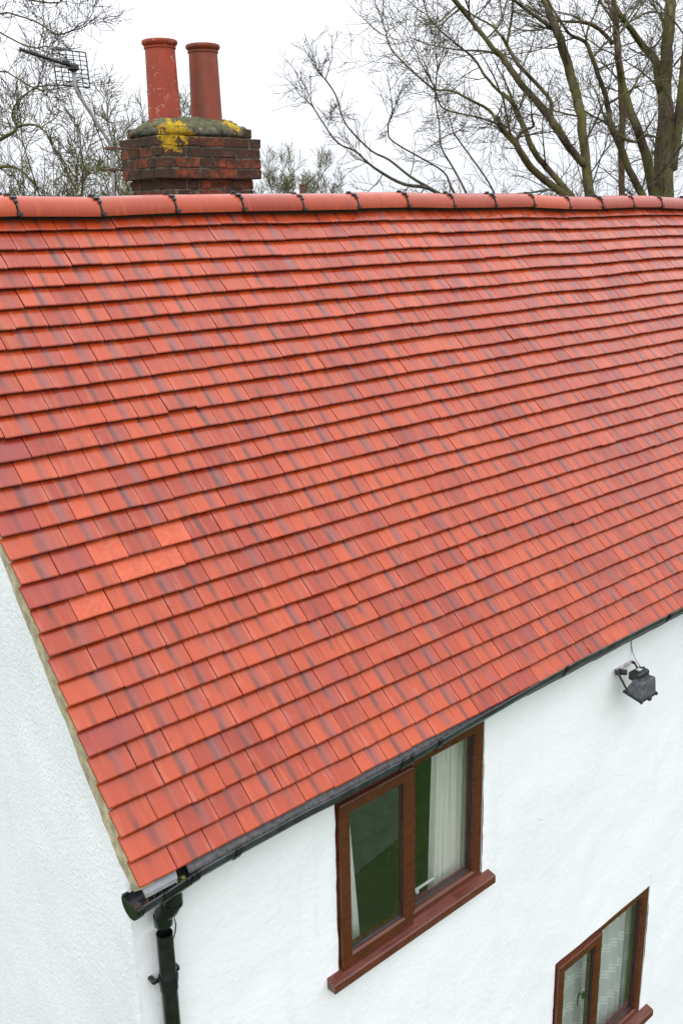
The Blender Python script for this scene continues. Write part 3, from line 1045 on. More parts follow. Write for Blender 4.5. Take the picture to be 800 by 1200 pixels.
def window(w, mull, sash, sill, up_):
    root = empty('window', ((w['x0'] + w['x1']) / 2, YW, w['z0'])); bpy.context.view_layer.update(); hp(root)
    bpy.context.view_layer.update()
    y0 = YW + 0.004
    x0, x1, z0, z1 = w['x0'] + .005, w['x1'] - .005, w['z0'] + .002, w['z1'] - .004
    mb = MB()
    bar_frame(mb, x0, x1, z0, z1, y0, y0 + .07, .07, .062, .055, .055)
    mb.box(mull - .035, mull + .035, y0 + .002, y0 + .068, z0 + .055, z1 - .055)
    part(mb, 'frame', 'frame', root)
    sx0, sx1, sz0, sz1 = sash
    mb = MB()
    bar_frame(mb, sx0, sx1, sz0, sz1, y0 - .028, y0 + .03, .068, .068, .075, .068)
    s = part(mb, 'sash', 'frame', root)
    def pane(a, b, c, d, y):
        mb = MB(); g = .004
        mb.box(a + g, b - g, y, y + .004, c + g, d - g); part(mb, 'pane', 'glass', root)
        mb = MB(); bar_frame(mb, a, b, c, d, y - .006, y + .012, .007, bev=.001); part(mb, 'gasket', 'gasket', root)
    pane(sx0 + .068, sx1 - .068, sz0 + .075, sz1 - .068, y0 - .004)
    pane(mull + .035, x1 - .062, z0 + .055, z1 - .055, y0 + .034)
    # handle inside the sash
    mb = MB()
    hx, hz = sx1 - .034, (sz0 + sz1) / 2 - .03
    mb.box(hx - .012, hx + .012, y0 + .071, y0 + .078, hz - .03, hz + .03, .002)
    mb.tube([(hx, y0 + .08, hz), (hx, y0 + .10, hz + .003), (hx - .012, y0 + .105, hz - .02), (hx - .018, y0 + .105, hz - .055), (hx - .014, y0 + .105, hz - .10)], .005, 8)
    part(mb, 'handle', 'inner', root)
    a, b, zt, zb = sill
    mb = MB()
    mb.add([(a, .072, zb), (b, .072, zb), (b, YW + .08, zb), (a, YW + .08, zb), (a, .072, zt - .006), (b, .072, zt - .006), (a, .078, zt), (b, .078, zt), (a, YW + .001, zt + .012), (b, YW + .001, zt + .012), (b, YW + .08, zt + .012), (a, YW + .08, zt + .012)],
           [(3, 2, 1, 0), (0, 1, 5, 4), (4, 5, 7, 6), (6, 7, 9, 8), (8, 9, 10, 11), (1, 2, 10, 9, 7, 5), (0, 4, 6, 8, 11, 3), (2, 3, 11, 10)])
    part(mb, 'sill', 'sill', root)
    return root
w1 = window(WIN[0], 1.612, (1.108, 1.606, -1.150, -0.205), (1.018, 2.240, -1.158, -1.208), True)
mb = MB()
mb.box(1.72, 1.90, YW + .10, YW + .112, -1.098, -1.083, .003); mb.box(1.74, 1.76, YW + .085, YW + .10, -1.10, -1.082)
part(mb, 'window_stay', 'white', w1)
w2 = window(WIN[1], 3.478, (2.980, 3.470, -3.385, -2.292), (2.885, 4.205, -3.405, -3.462), False)

def curtain(name, mat, y, top, bot, zt, zb, folds, amp, label, cat='curtain', group=None, ph=0.0):
    """hanging cloth, pleated; top=(x0,x1) bot=(x0,x1)"""
    mb = MB()
    nx, nz = folds * 10, 24
    v = []
    for side in (0, 1):
        for j in range(nz + 1):
            t = j / nz
            xa, xb = top[0] + (bot[0] - top[0]) * t, top[1] + (bot[1] - top[1]) * t
            for i in range(nx + 1):
                u = i / nx
                a = amp * (0.6 + 0.5 * t)
                yy = y + a * math.sin(u * folds * 2 * math.pi + ph + 0.8 * math.sin(t * 2.0 + u * 5)) + a * 0.4 * math.sin(u * folds * 4.3 * math.pi + 1.3 + t)
                v.append((xa + (xb - xa) * u + 0.4 * a * math.cos(u * folds * 2 * math.pi), yy + side * .0015, zt + (zb - zt) * t))
    W = nx + 1; N = W * (nz + 1); f = []
    for j in range(nz):
        for i in range(nx):
            a = j * W + i
            f += [(a, a + W, a + W + 1, a + 1), (N + a, N + a + 1, N + a + W + 1, N + a + W)]
    for j in range(nz):
        f += [(j * W, N + j * W, N + (j + 1) * W, (j + 1) * W), (j * W + nx, (j + 1) * W + nx, N + (j + 1) * W + nx, N + j * W + nx)]
    mb.add(v, f)
    o = mb.build(name, MAT[mat], None, True)
    tag(o, label, cat, group)
    return o
curtain('curtain', 'curtain', YW + .145, (1.925, 2.215), (1.90, 2.17), -0.155, -1.70, 6, .02, 'cream curtain drawn back at the right side of the upper window', group='cream curtains of the upper window')
curtain('curtain', 'curtain', YW + .145, (1.05, 1.285), (1.05, 1.42), -0.155, -1.70, 4, .018, 'thin sliver of cream curtain at the left edge of the upper window', group='cream curtains of the upper window', ph=1.0)
curtain('net_curtain', 'net', YW + .15, (3.04, 3.60), (3.04, 3.60), -2.20, -3.75, 6, .016, 'striped white net curtain behind the left pane of the lower window', group='net curtains of the lower window')
curtain('net_curtain', 'net', YW + .15, (3.63, 4.27), (3.63, 4.25), -2.20, -3.75, 7, .018, 'striped white net curtain behind the right pane of the lower window', group='net curtains of the lower window', ph=2.0)

# ---------------------------------------------------------------- chimney on the back slope
CX0, CX1, CY0, CY1 = 2.36, 3.14, 3.24, 3.71
CH = 0.0713
ZCORB = 2.728
mb = MB()
mb.box(CX0 + .012, CX1 - .012, CY0 + .012, CY1 - .012, 0.3, 3.05)
mb.box(CX0 - .033, CX1 + .033, CY0 - .033, CY1 + .033, ZCORB + .004, ZCORB + 4 * CH - .004)
chim = part(mb, 'chimney', 'mortar')
rb = random.Random(11)
brick_meshes = []
for q in range(6):
    mb = MB(); mb.box(-.5, .5, -.5, .5, -.5, .5, .045)
    mb.v = [(x + rb.gauss(0, .014), y + rb.gauss(0, .03), z + rb.gauss(0, .035)) for x, y, z in mb.v]
    me = bpy.data.meshes.new('brick'); me.from_pydata(mb.v, [], mb.f); me.materials.append(MAT['brick']); me.update()
    brick_meshes.append(me)
def brick(cx, cy, z, lx, ly):
    o = bpy.data.objects.new('brick', rb.choice(brick_meshes))
    COL.objects.link(o)
    o.parent = chim; o.matrix_parent_inverse = chim.matrix_world.inverted()
    j = rb.gauss(0, .002)
    o.location = (cx + rb.gauss(0, .0025), cy + rb.gauss(0, .0025), z)
    o.scale = (lx - .011, ly - .011, CH - .010)
    o.rotation_euler = (0, 0, rb.gauss(0, .008))
def split(L, r):
    n = max(1, round(L / .222)); out = []
    for _ in range(n):
        if r.random() < .28: out += [L / n / 2] * 2
        else: out.append(L / n)
    return out
def course(z, x0, x1, y0, y1, odd):
    d = .105
    if odd:
        fx0, fx1, sy0, sy1 = x0 + d, x1 - d, y0, y1
    else:
        fx0, fx1, sy0, sy1 = x0, x1, y0 + d, y1 - d
    for yc in (y0 + d / 2, y1 - d / 2):
        x = fx0
        for L in split(fx1 - fx0, rb):
            brick(x + L / 2, yc, z, L, d); x += L
    for xc in (x0 + d / 2, x1 - d / 2):
        y = sy0
        for L in split(sy1 - sy0, rb):
            brick(xc, y + L / 2, z, d, L); y += L
for k in range(10):
    course(ZCORB - (k + .5) * CH, CX0, CX1, CY0, CY1, k % 2)
for k in range(4):
    course(ZCORB + (k + .5) * CH, CX0 - .045, CX1 + .045, CY0 - .045, CY1 + .045, k % 2)
ZT = ZCORB + 4 * CH
course(ZT + .5 * CH, CX0 + .0, CX1 + .0, CY0, CY1, 1)
# mortar flaunching: a lumpy dome round the pots
mb = MB()
nx, ny = 84, 54
x0, x1, y0, y1 = CX0 - .012, CX1 + .008, CY0 - .008, CY1 + .008
v, f = [], []
for j in range(ny + 1):
    for i in range(nx + 1):
        u, w = i / nx, j / ny
        du, dw = min(u, 1 - u) * (x1 - x0), min(w, 1 - w) * (y1 - y0)
        e = min(1, du / .17); g = min(1, dw / .17)
        hgt = (1 - (1 - e) ** 2) * (1 - (1 - g) ** 2)
        x, y = x0 + (x1 - x0) * u, y0 + (y1 - y0) * w
        # rounded corners
        cxm, cym = (x0 + x1) / 2, (y0 + y1) / 2
        k = 1 - 0.10 * max(0, (abs(u - .5) * 2) ** 6 * (abs(w - .5) * 2) ** 6)
        x, y = cxm + (x - cxm) * k, cym + (y - cym) * k
        nz = noise.noise(Vector((x * 9, y * 9, 1.0)))
        n2 = noise.noise(Vector((x * 27, y * 27, 4.0))) + .6 * noise.noise(Vector((x * 60, y * 60, 9.0)))
        z = ZT + .052 + .080 * hgt + .022 * nz * (0.35 + hgt) + .013 * n2
        if min(du, dw) < 1e-6:
            z = ZT + .040 + .045 * nz - (.03 if x < CX0 + .3 else 0)
        v.append((x + .012 * n2, y + .012 * nz, z))
for j in range(ny):
    for i in range(nx):
        a = j * (nx + 1) + i
        f.append((a, a + 1, a + nx + 2, a + nx + 1))
rim = [i for i in range(nx + 1)] + [j * (nx + 1) + nx for j in range(1, ny + 1)] + [ny * (nx + 1) + i for i in range(nx - 1, -1, -1)] + [j * (nx + 1) for j in range(ny - 1, 0, -1)]
n0 = len(v)
for r in rim:
    p = v[r]; v.append((p[0] * .97 + (x0 + x1) / 2 * .03, p[1] * .97 + (y0 + y1) / 2 * .03, ZT + .012))
for k in range(len(rim)):
    k2 = (k + 1) % len(rim)
    f.append((rim[k], n0 + k, n0 + k2, rim[k2]))
f.append(tuple(n0 + k for k in range(len(rim) - 1, -1, -1)))
mb.add(v, f)
part(mb, 'flaunching', 'mortar', chim, smooth=True)
def pot(cx, cy, zb, h, m, sd):
    mb = MB(); k = 1.0
    mb.lathe([(.116, 0), (.113, .1), (.109, .25), (.1045, h - .075), (.1045, h - .060), (.111, h - .056), (.112, h - .046), (.106, h - .042), (.112, h - .036), (.122, h - .028), (.1255, h - .016), (.122, h - .004), (.112, h),
              (.098, h - .004), (.094, h - .03), (.094, h - .4), (.0, h - .4)], (cx, cy, zb), 40)
    r = random.Random(sd)
    mb.v = [(x + .003 * noise.noise(Vector((x * 9 + sd, y * 9, z * 6))), y + .003 * noise.noise(Vector((y * 9, x * 9 + sd, z * 6))), z) for x, y, z in mb.v]
    return part(mb, 'chimney_pot', m, chim, smooth=True, angle=50)
pot(2.545, 3.475, 3.10, 0.553, 'pot_a', 1)
pot(2.905, 3.475, 3.10, 0.557, 'pot_b', 2)

# ---------------------------------------------------------------- aerial clamped to the chimney
aer = tag(empty('television_aerial', (2.12, 3.5, 2.66)), 'grey television aerial with wire grid reflector on a cranked mast beside the chimney', 'aerial')
bpy.context.view_layer.update()
mb = MB()
mb.tube([(2.100, 3.5, 2.45), (2.108, 3.5, 2.80), (2.116, 3.5, 2.95), (2.095, 3.5, 2.985), (1.900, 3.5, 3.270), (1.880, 3.5, 3.315), (1.879, 3.5, 3.45)], .0125, 12)
part(mb, 'mast', 'steel', aer, smooth=True)
for z in (2.795, 2.935):
    mb = MB()
    mb.box(2.065, CX0 - .035, 3.490, 3.510, z - .007, z + .007, .002)
    mb.box(2.088, 2.140, 3.478, 3.522, z - .011, z + .011, .003)
    part(mb, 'bracket', 'rust', aer)
# grid reflector: a wire grid, a little skew to the house
GO, GU, GV = Vector((1.882, 3.53, 3.4285)), Vector((.985, .17, .02)).normalized(), Vector((-.03, 0.02, 1)).normalized()
mb = MB()
HW, HH = .134, .109
for i in range(6):
    a = -HW + 2 * HW * i / 5
    mb.tube([GO + GU * a - GV * HH, GO + GU * a + GV * HH], .0034, 6)
for i in range(9):
    b = -HH + 2 * HH * i / 8
    mb.tube([GO - GU * HW + GV * b, GO + GU * HW + GV * b], .0029, 6)
mb.tube([GO + GU * a * HW + GV * b * HH for a, b in ((-1, -.9), (-1, .9), (-.92, 1), (.92, 1), (1, .9), (1, -.9), (.92, -1), (-.92, -1), (-1, -.9))], .0045, 6)
part(mb, 'reflector_grid', 'lampdark', aer)
B0, B1 = Vector((1.92, 3.50, 3.425)), Vector((1.486, 3.42, 3.495))
mb = MB()
mb.tube([B0, B1], .008, 8)
for i in range(15):
    p = B0.lerp(B1, .22 + .78 * i / 14)
    L = .035 - .012 * i / 14
    mb.tube([p - Vector((.0, L, 0.0)), p + Vector((.0, L, 0))], .004, 5)
    mb.tube([p - Vector((.0, 0, .011)), p + Vector((.0, 0, .013))], .007, 6)
part(mb, 'boom', 'lampdark', aer)
mb = MB()
c = Vector((1.80, 3.485, 3.445))
mb.tube([c + Vector(p) for p in ((-.07, 0, .03), (.06, 0, .02), (.075, 0, 0), (.06, 0, -.022), (-.07, 0, -.012), (-.085, 0, .008), (-.07, 0, .03))], .005, 6)
part(mb, 'dipole', 'steel', aer)
mb = MB()
mb.box(1.845, 1.905, 3.455, 3.525, 3.405, 3.455, .012); mb.box(1.80, 1.845, 3.465, 3.505, 3.44, 3.470, .006)
part(mb, 'junction_box', 'lampdark', aer)
mb = MB()
mb.tube([(1.895, 3.52, 3.41), (1.915, 3.53, 3.32), (2.0, 3.525, 3.13), (2.06, 3.53, 2.98), (2.075, 3.53, 2.90), (2.11, 3.52, 2.86), (2.13, 3.50, 2.76), (2.12, 3.51, 2.6), (2.12, 3.52, 2.4)], .004, 6)
part(mb, 'cable', 'black', aer, smooth=True)

# ---------------------------------------------------------------- floodlight under the eaves
fl = tag(empty('floodlight', (3.5, YW, -0.31)), 'small grey and black floodlight pointing down from the white wall under the gutter', 'floodlight')
bpy.context.view_layer.update()
X0, X1, Y0, Y1, ZF = 3.405, 3.592, -0.082, 0.046, -0.418
def ftop(y): return ZF - .03 * (Y1 - y) / (Y1 - Y0) + .012
mb = MB()
mb.hexa([(X0, Y0, ftop(Y0) - .012), (X1, Y0, ftop(Y0) - .012), (X1, Y1, ftop(Y1) - .012), (X0, Y1, ftop(Y1) - .012), (X0, Y0, ftop(Y0)), (X1, Y0, ftop(Y0)), (X1, Y1, ftop(Y1)), (X0, Y1, ftop(Y1))])
mb.box(3.485, 3.515, Y0 - .012, Y0 + .004, ftop(Y0) - .022, ftop(Y0) + .006, .003)
for x in (X0 + .008, X1 - .008):
    mb.box(x - .008, x + .008, Y0 - .006, Y0 + .006, ftop(Y0) - .016, ftop(Y0) + .005, .002)
part(mb, 'front_frame', 'lampdark', fl)
mb = MB()
b = .012
lo = [(X0 + .008, Y0 + .006), (X1 - .008, Y0 + .006), (X1 - .008, Y1 - .006), (X0 + .008, Y1 - .006)]
hi = [(X0 + .018, Y0 + .012), (X1 - .014, Y0 + .012), (X1 - .022, .002), (X0 + .026, .002)]
rings = [[(x, y, ftop(y) + .001) for x, y in lo], [(x, y, -.336) for x, y in hi]]
rings.append([((x * .9 + .1 * 3.498), (y * .85 - .15 * .04), -.325) for x, y in hi])
v = [p for r in rings for p in r]
mb.add(v, [(3, 2, 1, 0), (8, 9, 10, 11)] + [(r * 4 + k, r * 4 + (k + 1) % 4, r * 4 + 4 + (k + 1) % 4, r * 4 + 4 + k) for r in (0, 1) for k in range(4)])
for q in range(5):                                    # cooling ribs on the top
    x = X0 + .045 + q * .024
    mb.box(x, x + .006, -.058, -.016, -.329, -.319)
part(mb, 'housing', 'lamp', fl)
mb = MB(); mb.hexa([(X0 + .012, Y0 + .010, ftop(Y0) - .0145), (X1 - .012, Y0 + .010, ftop(Y0) - .0145), (X1 - .012, Y1 - .010, ftop(Y1) - .0145), (X0 + .012, Y1 - .010, ftop(Y1) - .0145), (X0 + .012, Y0 + .010, ftop(Y0) - .0115), (X1 - .012, Y0 + .010, ftop(Y0) - .0115), (X1 - .012, Y1 - .010, ftop(Y1) - .0115), (X0 + .012, Y1 - .010, ftop(Y1) - .0115)])
part(mb, 'lamp_glass', 'lens', fl)
mb = MB()
mb.box(3.452, 3.578, -.030, .046, -.348, -.290, .008)
mb.box(3.475, 3.545, -.018, .034, -.2905, -.283, .003)
for x in (3.462, 3.568):
    mb.tube([(x, .008, -.292), (x, .008, -.284)], .005, 8)
part(mb, 'junction_box', 'lampdark', fl)
mb = MB(); mb.box(3.49, 3.53, -.008, .022, -.2832, -.2815, .0006); part(mb, 'rating_label', 'plate', fl)
mb = MB(); mb.tube([(3.47, .065, -.31), (3.455, .10, -.315)], .018, 14); mb.tube([(3.455, .10, -.315), (3.448, .125, -.317)], .023, 14); part(mb, 'cable_gland', 'lampdark', fl)
mb = MB()
mb.box(3.425, 3.612, .112, .127, -.312, -.292, .003)
part(mb, 'wall_plate', 'plate', fl)
for x, dx in ((3.425, -.012), (3.604, .0)):
    mb = MB()
    pts = [(x, .118, -.300), (x + dx, .095, -.302), (x + dx, .02, -.40)]
    for p, q in zip(pts, pts[1:]):
        mb.hexa([(p[0] - .003, p[1], p[2] - .009), (p[0] + .005, p[1], p[2] - .009), (p[0] + .005, p[1], p[2] + .009), (p[0] - .003, p[1], p[2] + .009),
                 (q[0] - .003, q[1], q[2] - .009), (q[0] + .005, q[1], q[2] - .009), (q[0] + .005, q[1], q[2] + .009), (q[0] - .003, q[1], q[2] + .009)])
    mb.tube([(x + dx - .008, .02, -.40), (x + dx + .010, .02, -.40)], .008, 8)
    part(mb, 'bracket_arm', 'lampdark', fl)
mb = MB()
mb.tube([(3.597, .124, -.13), (3.598, .122, -.19), (3.604, .118, -.23), (3.60, .09, -.27), (3.575, .03, -.305)], .0035, 6)
part(mb, 'cable', 'steel', fl, smooth=True)

# ---------------------------------------------------------------- trees behind the house
LIMBS = {
 'willow_a': [
  [(9.78,4.84,-4.3,0.095),(9.78,4.84,2.67,0.070),(9.93,5.05,3.20,0.065),(9.97,5.16,3.64,0.065),(10.19,5.45,4.06,0.066),(10.32,5.72,4.50,0.066),(10.21,5.76,4.76,0.060),(10.39,6.06,5.08,0.051),(10.51,6.25,5.32,0.045),(10.43,6.28,5.61,0.035),(10.66,6.61,6.10,0.020)],
  [(9.81,4.97,3.05,0.055),(9.66,5.04,3.20,0.053),(9.41,5.09,3.44,0.057),(9.41,5.25,3.64,0.054),(9.28,5.42,3.87,0.048),(8.94,5.39,4.04,0.044),(8.92,5.60,4.29,0.041),(8.83,5.68,4.41,0.038),(8.60,5.46,4.33,0.034),(8.57,5.69,4.58,0.031),(8.45,5.83,4.79,0.028),(8.13,5.76,4.91,0.024),(8.09,6.02,5.20,0.014)],
  [(9.40,5.22,3.65,0.030),(9.49,5.30,3.83,0.027),(9.48,5.55,4.08,0.027),(9.27,5.65,4.27,0.027),(9.43,5.94,4.50,0.025),(9.43,6.06,4.67,0.023),(9.33,5.98,4.64,0.017),(9.47,6.28,4.84,0.015),(9.35,6.49,4.98,0.012),(9.16,6.55,5.09,0.011),(9.27,6.92,5.41,0.011)],
  [(9.39,5.95,4.58,0.020),(9.53,6.02,4.81,0.018),(9.57,6.02,5.06,0.017),(9.80,6.23,5.35,0.014)],
  [(9.46,4.98,-4.3,0.074),(9.46,4.98,2.67,0.055),(9.17,5.14,2.88,0.051),(8.90,5.17,3.05,0.047),(8.74,5.25,3.29,0.044),(8.70,5.41,3.45,0.038),(8.40,5.28,3.58,0.031),(8.29,5.20,3.54,0.022),(8.29,5.31,3.66,0.019),(7.89,5.25,3.74,0.015),(7.65,5.35,3.84,0.013),(7.53,5.52,3.87,0.012),(7.12,5.50,4.05,0.010),(6.93,5.60,4.24,0.010),(6.95,5.70,4.40,0.010)],
  [(8.55,5.25,3.39,0.016),(8.37,5.25,3.50,0.014),(8.05,5.30,3.57,0.012),(7.82,5.58,3.66,0.011),(7.51,5.43,3.74,0.010),(7.41,5.40,3.87,0.010)],
  [(9.51,4.94,-4.3,0.061),(9.51,4.94,2.67,0.045),(9.34,5.16,2.97,0.042),(9.15,5.27,3.20,0.042),(9.10,5.37,3.43,0.039),(9.19,5.58,3.67,0.039),(8.98,5.50,3.79,0.033),(8.89,5.60,3.91,0.027),(9.07,5.58,3.81,0.023),(8.77,5.59,3.95,0.019),(8.67,5.72,4.13,0.019),(8.73,5.94,4.34,0.016),(8.43,5.93,4.46,0.013),(8.27,6.14,4.67,0.011),(8.31,6.35,4.85,0.011)],
  [(8.87,5.36,3.33,0.027),(8.92,5.27,3.45,0.024),(9.06,5.23,3.50,0.019),(8.85,5.10,3.59,0.012)],
  [(10.45,5.94,4.80,0.032),(10.21,6.00,4.92,0.028),(10.05,6.10,5.03,0.025),(9.63,6.01,5.10,0.021),(9.54,6.14,5.24,0.015)],
 ],
 'willow_b': [
  [(11.45,4.76,-4.3,0.212),(11.45,4.76,2.67,0.157),(11.65,4.91,3.24,0.141),(11.75,4.99,3.78,0.119),(12.08,5.23,4.09,0.101),(12.18,5.30,4.54,0.093),(12.27,5.35,5.02,0.087),(12.66,5.58,5.47,0.082),(12.76,5.65,5.92,0.065),(12.85,5.74,6.47,0.038)],
  [(11.25,4.79,-4.3,0.102),(11.25,4.79,2.67,0.075),(11.21,4.94,3.23,0.068),(10.99,5.01,3.62,0.064),(11.04,5.20,3.97,0.055),(11.02,5.27,4.21,0.042),(10.77,5.19,4.45,0.028),(10.91,5.28,4.73,0.019)],
  [(11.61,4.75,3.01,0.082),(11.84,4.84,3.52,0.076),(11.96,4.89,4.08,0.066),(12.35,5.11,4.53,0.057),(12.44,5.17,5.01,0.050),(12.53,5.21,5.51,0.040)],
  [(12.01,5.25,4.08,0.067),(11.95,5.32,4.47,0.060),(11.88,5.46,4.66,0.054),(11.60,5.53,4.89,0.046),(11.32,5.55,5.07,0.036),(11.39,5.72,5.28,0.029),(11.19,5.72,5.49,0.019)],
  [(10.94,4.78,-4.3,0.074),(10.94,4.78,2.67,0.055),(10.79,4.92,3.01,0.051),(10.68,5.03,3.34,0.048),(10.44,5.02,3.57,0.041),(10.57,5.16,3.82,0.038),(10.39,5.17,4.10,0.034),(10.17,5.18,4.39,0.031),(10.25,5.34,4.59,0.028),(9.94,5.36,4.65,0.021),(9.71,5.31,4.73,0.018),(9.74,5.53,4.98,0.015),(9.53,5.52,5.17,0.011)],
  [(11.19,4.72,3.40,0.014),(11.01,4.83,3.44,0.018),(10.93,4.92,3.36,0.021),(10.57,4.89,3.39,0.027),(10.59,5.08,3.53,0.025)],
  [(10.49,5.10,3.84,0.019),(10.63,5.09,3.89,0.020),(10.80,5.10,3.96,0.014),(11.08,5.07,4.08,0.012)],
  [(9.97,5.14,4.54,0.015),(9.97,5.12,4.70,0.013),(10.04,5.06,4.89,0.011),(9.95,4.95,5.07,0.011)],
  [(11.61,5.26,4.61,0.016),(11.70,5.17,4.68,0.015),(11.67,5.07,4.86,0.012),(11.78,5.25,5.10,0.012),(11.78,5.38,5.33,0.012)],
  [(12.33,5.26,4.46,0.017),(12.56,5.26,4.63,0.015),(12.93,5.34,4.86,0.013)],
 ],
 'red_trunk': [
  [(12.48,6.09,-4.3,0.070),(12.48,6.09,2.71,0.052),(12.66,6.26,3.35,0.055),(12.77,6.35,3.88,0.059),(12.94,6.52,4.42,0.063),(13.22,6.81,4.99,0.060),(13.15,6.83,5.39,0.052),(13.27,6.98,5.77,0.045),(13.54,7.27,6.32,0.030),(13.47,7.32,6.79,0.015)],
  [(12.97,6.73,5.00,0.037),(12.73,6.84,5.20,0.033),(12.36,6.86,5.26,0.029),(12.15,7.10,5.29,0.018),(11.90,7.22,5.32,0.013)],
  [(13.15,6.83,5.32,0.022),(13.20,7.15,5.68,0.019),(13.17,7.37,6.02,0.014)],
  [(13.18,6.78,5.27,0.015),(13.48,6.75,5.38,0.015),(13.73,6.61,5.51,0.015),(14.27,6.64,5.55,0.014)],
 ],
 'low_tree': [
  [(12.27,9.48,-4.3,0.063),(12.27,9.48,2.68,0.046),(11.90,9.68,2.93,0.037),(11.55,9.94,3.00,0.032),(11.12,10.02,3.17,0.027),(10.76,10.03,3.34,0.022),(10.66,10.27,3.56,0.018),(10.28,10.28,3.67,0.015),(9.99,10.28,3.94,0.014),(9.95,10.48,4.20,0.014)],
  [(11.95,9.73,2.94,0.032),(11.69,9.95,3.14,0.025),(11.47,10.25,3.43,0.021),(11.25,10.48,3.59,0.018),(10.85,10.64,3.97,0.016),(10.88,10.86,4.24,0.015),(10.86,10.97,4.54,0.015),(10.60,10.94,4.77,0.015)],
  [(12.37,9.39,-4.3,0.038),(12.37,9.39,2.68,0.028),(12.23,9.45,2.95,0.023),(12.18,9.59,3.21,0.018),(11.75,9.76,3.45,0.016),(11.39,9.84,3.61,0.015),(11.32,10.09,3.78,0.015),(11.18,9.98,3.97,0.015)],
  [(12.59,9.33,-4.3,0.038),(12.59,9.33,2.68,0.028),(12.60,9.47,2.93,0.023),(12.64,9.83,3.36,0.019),(12.44,9.90,3.67,0.016),(12.56,10.05,4.08,0.016),(12.75,10.33,4.51,0.016),(12.74,10.29,4.94,0.016)],
  [(12.81,8.86,-4.3,0.031),(12.81,8.86,2.67,0.023),(12.69,8.89,2.91,0.018),(12.54,9.01,3.19,0.016),(12.35,9.20,3.54,0.015),(11.99,9.19,3.82,0.015)],
 ],
 'left_moss': [
  [(2.50,8.48,-4.3,0.057),(2.50,8.48,2.61,0.042),(2.91,8.19,3.10,0.033),(3.25,7.89,3.33,0.023),(3.27,7.59,3.38,0.020),(3.38,7.69,3.45,0.016),(3.43,7.41,3.45,0.012),(3.40,7.10,3.35,0.009),(3.48,7.15,3.23,0.009)],
  [(2.91,8.17,3.10,0.027),(3.07,7.86,3.03,0.023),(3.22,7.72,3.05,0.019),(3.18,7.31,2.99,0.014),(3.27,7.22,2.85,0.010)],
  [(3.21,7.33,3.42,0.012),(3.16,7.33,3.52,0.009),(3.16,7.13,3.65,0.009),(3.40,7.17,3.80,0.009)],
  [(2.50,8.48,2.61,0.036),(2.63,8.54,3.41,0.035),(2.93,8.43,4.09,0.029),(3.20,8.09,4.60,0.020),(3.48,8.11,4.90,0.012)],
  [(2.82,8.52,3.76,0.021),(3.03,8.22,3.90,0.016),(3.36,7.94,4.02,0.010),(3.31,7.48,3.91,0.009),(3.42,7.38,3.82,0.009),(3.47,7.23,3.77,0.009)],
  [(2.93,8.41,4.08,0.019),(3.17,8.19,4.36,0.014),(3.49,8.07,4.61,0.010),(3.50,7.65,4.53,0.009),(3.60,7.42,4.44,0.009),(3.77,7.36,4.34,0.009),(3.76,6.98,4.33,0.009)],
  [(3.09,8.22,4.30,0.012),(3.29,7.95,4.43,0.010),(3.39,7.83,4.37,0.009),(3.44,7.49,4.23,0.009),(3.43,7.14,4.15,0.009)],
  [(3.25,8.21,4.63,0.014),(3.47,7.97,4.78,0.010),(3.66,7.81,4.74,0.009),(3.73,7.51,4.66,0.009),(3.74,7.19,4.61,0.009)],
 ],
}

def tube_r(mb, pts, rad):
    mb.tube(pts, rad, 8 if max(rad) > .03 else (5 if max(rad) > .01 else 3), cap=False)

def spline(pts):
    """smooth a polyline (Catmull-Rom), pts (x,y,z,r)"""
    P4 = [np.array(p, float) for p in pts]
    out = []
    for i in range(len(P4) - 1):
        p0 = P4[max(0, i - 1)]; p1 = P4[i]; p2 = P4[i + 1]; p3 = P4[min(len(P4) - 1, i + 2)]
        n = 3
        for k in range(n):
            t = k / n
            q = .5 * ((2 * p1) + (-p0 + p2) * t + (2 * p0 - 5 * p1 + 4 * p2 - p3) * t * t + (-p0 + 3 * p1 - 3 * p2 + p3) * t ** 3)
            q[3] = p1[3] + (p2[3] - p1[3]) * t
            out.append(q)
    out.append(P4[-1])
    return out

def twig(mb, r, p, d, L, rad, lvl, cfg):
    n = 4 if lvl == 0 else (5 if lvl == 1 else 6)
    pts, rads = [p.copy()], [rad]
    step = L / n
    kids = []
    for i in range(n):
        d = (d + Vector((r.gauss(0, 1), r.gauss(0, 1), r.gauss(0, 1))) * cfg['wig'] + Vector((0, 0, cfg['up']))).normalized()
        p = p + d * step * r.uniform(.8, 1.2)
        pts.append(p.copy()); rads.append(max(rad * (1 - (i + 1) / n * .7), cfg['rmin']))
        kids.append((p.copy(), d.copy(), rads[-1], (i + 1) / n))
    tube_r(mb, pts, rads)
    if lvl <= 0:
        return
    for q, dd, rr, t in kids:
        for _ in range(cfg['kids'] if lvl > 1 else cfg['kids_last']):
            if r.random() > cfg['p']:
                continue
            ax = dd.cross(Vector((r.gauss(0, 1), r.gauss(0, 1), r.gauss(0, 1)))).normalized()
            ang = math.radians(r.uniform(22, 62))
            nd = (Matrix.Rotation(ang, 3, ax) @ dd)
            twig(mb, r, q, nd, L * r.uniform(.38, .68) * (1.1 - .4 * t), rr * r.uniform(.5, .72), lvl - 1, cfg)

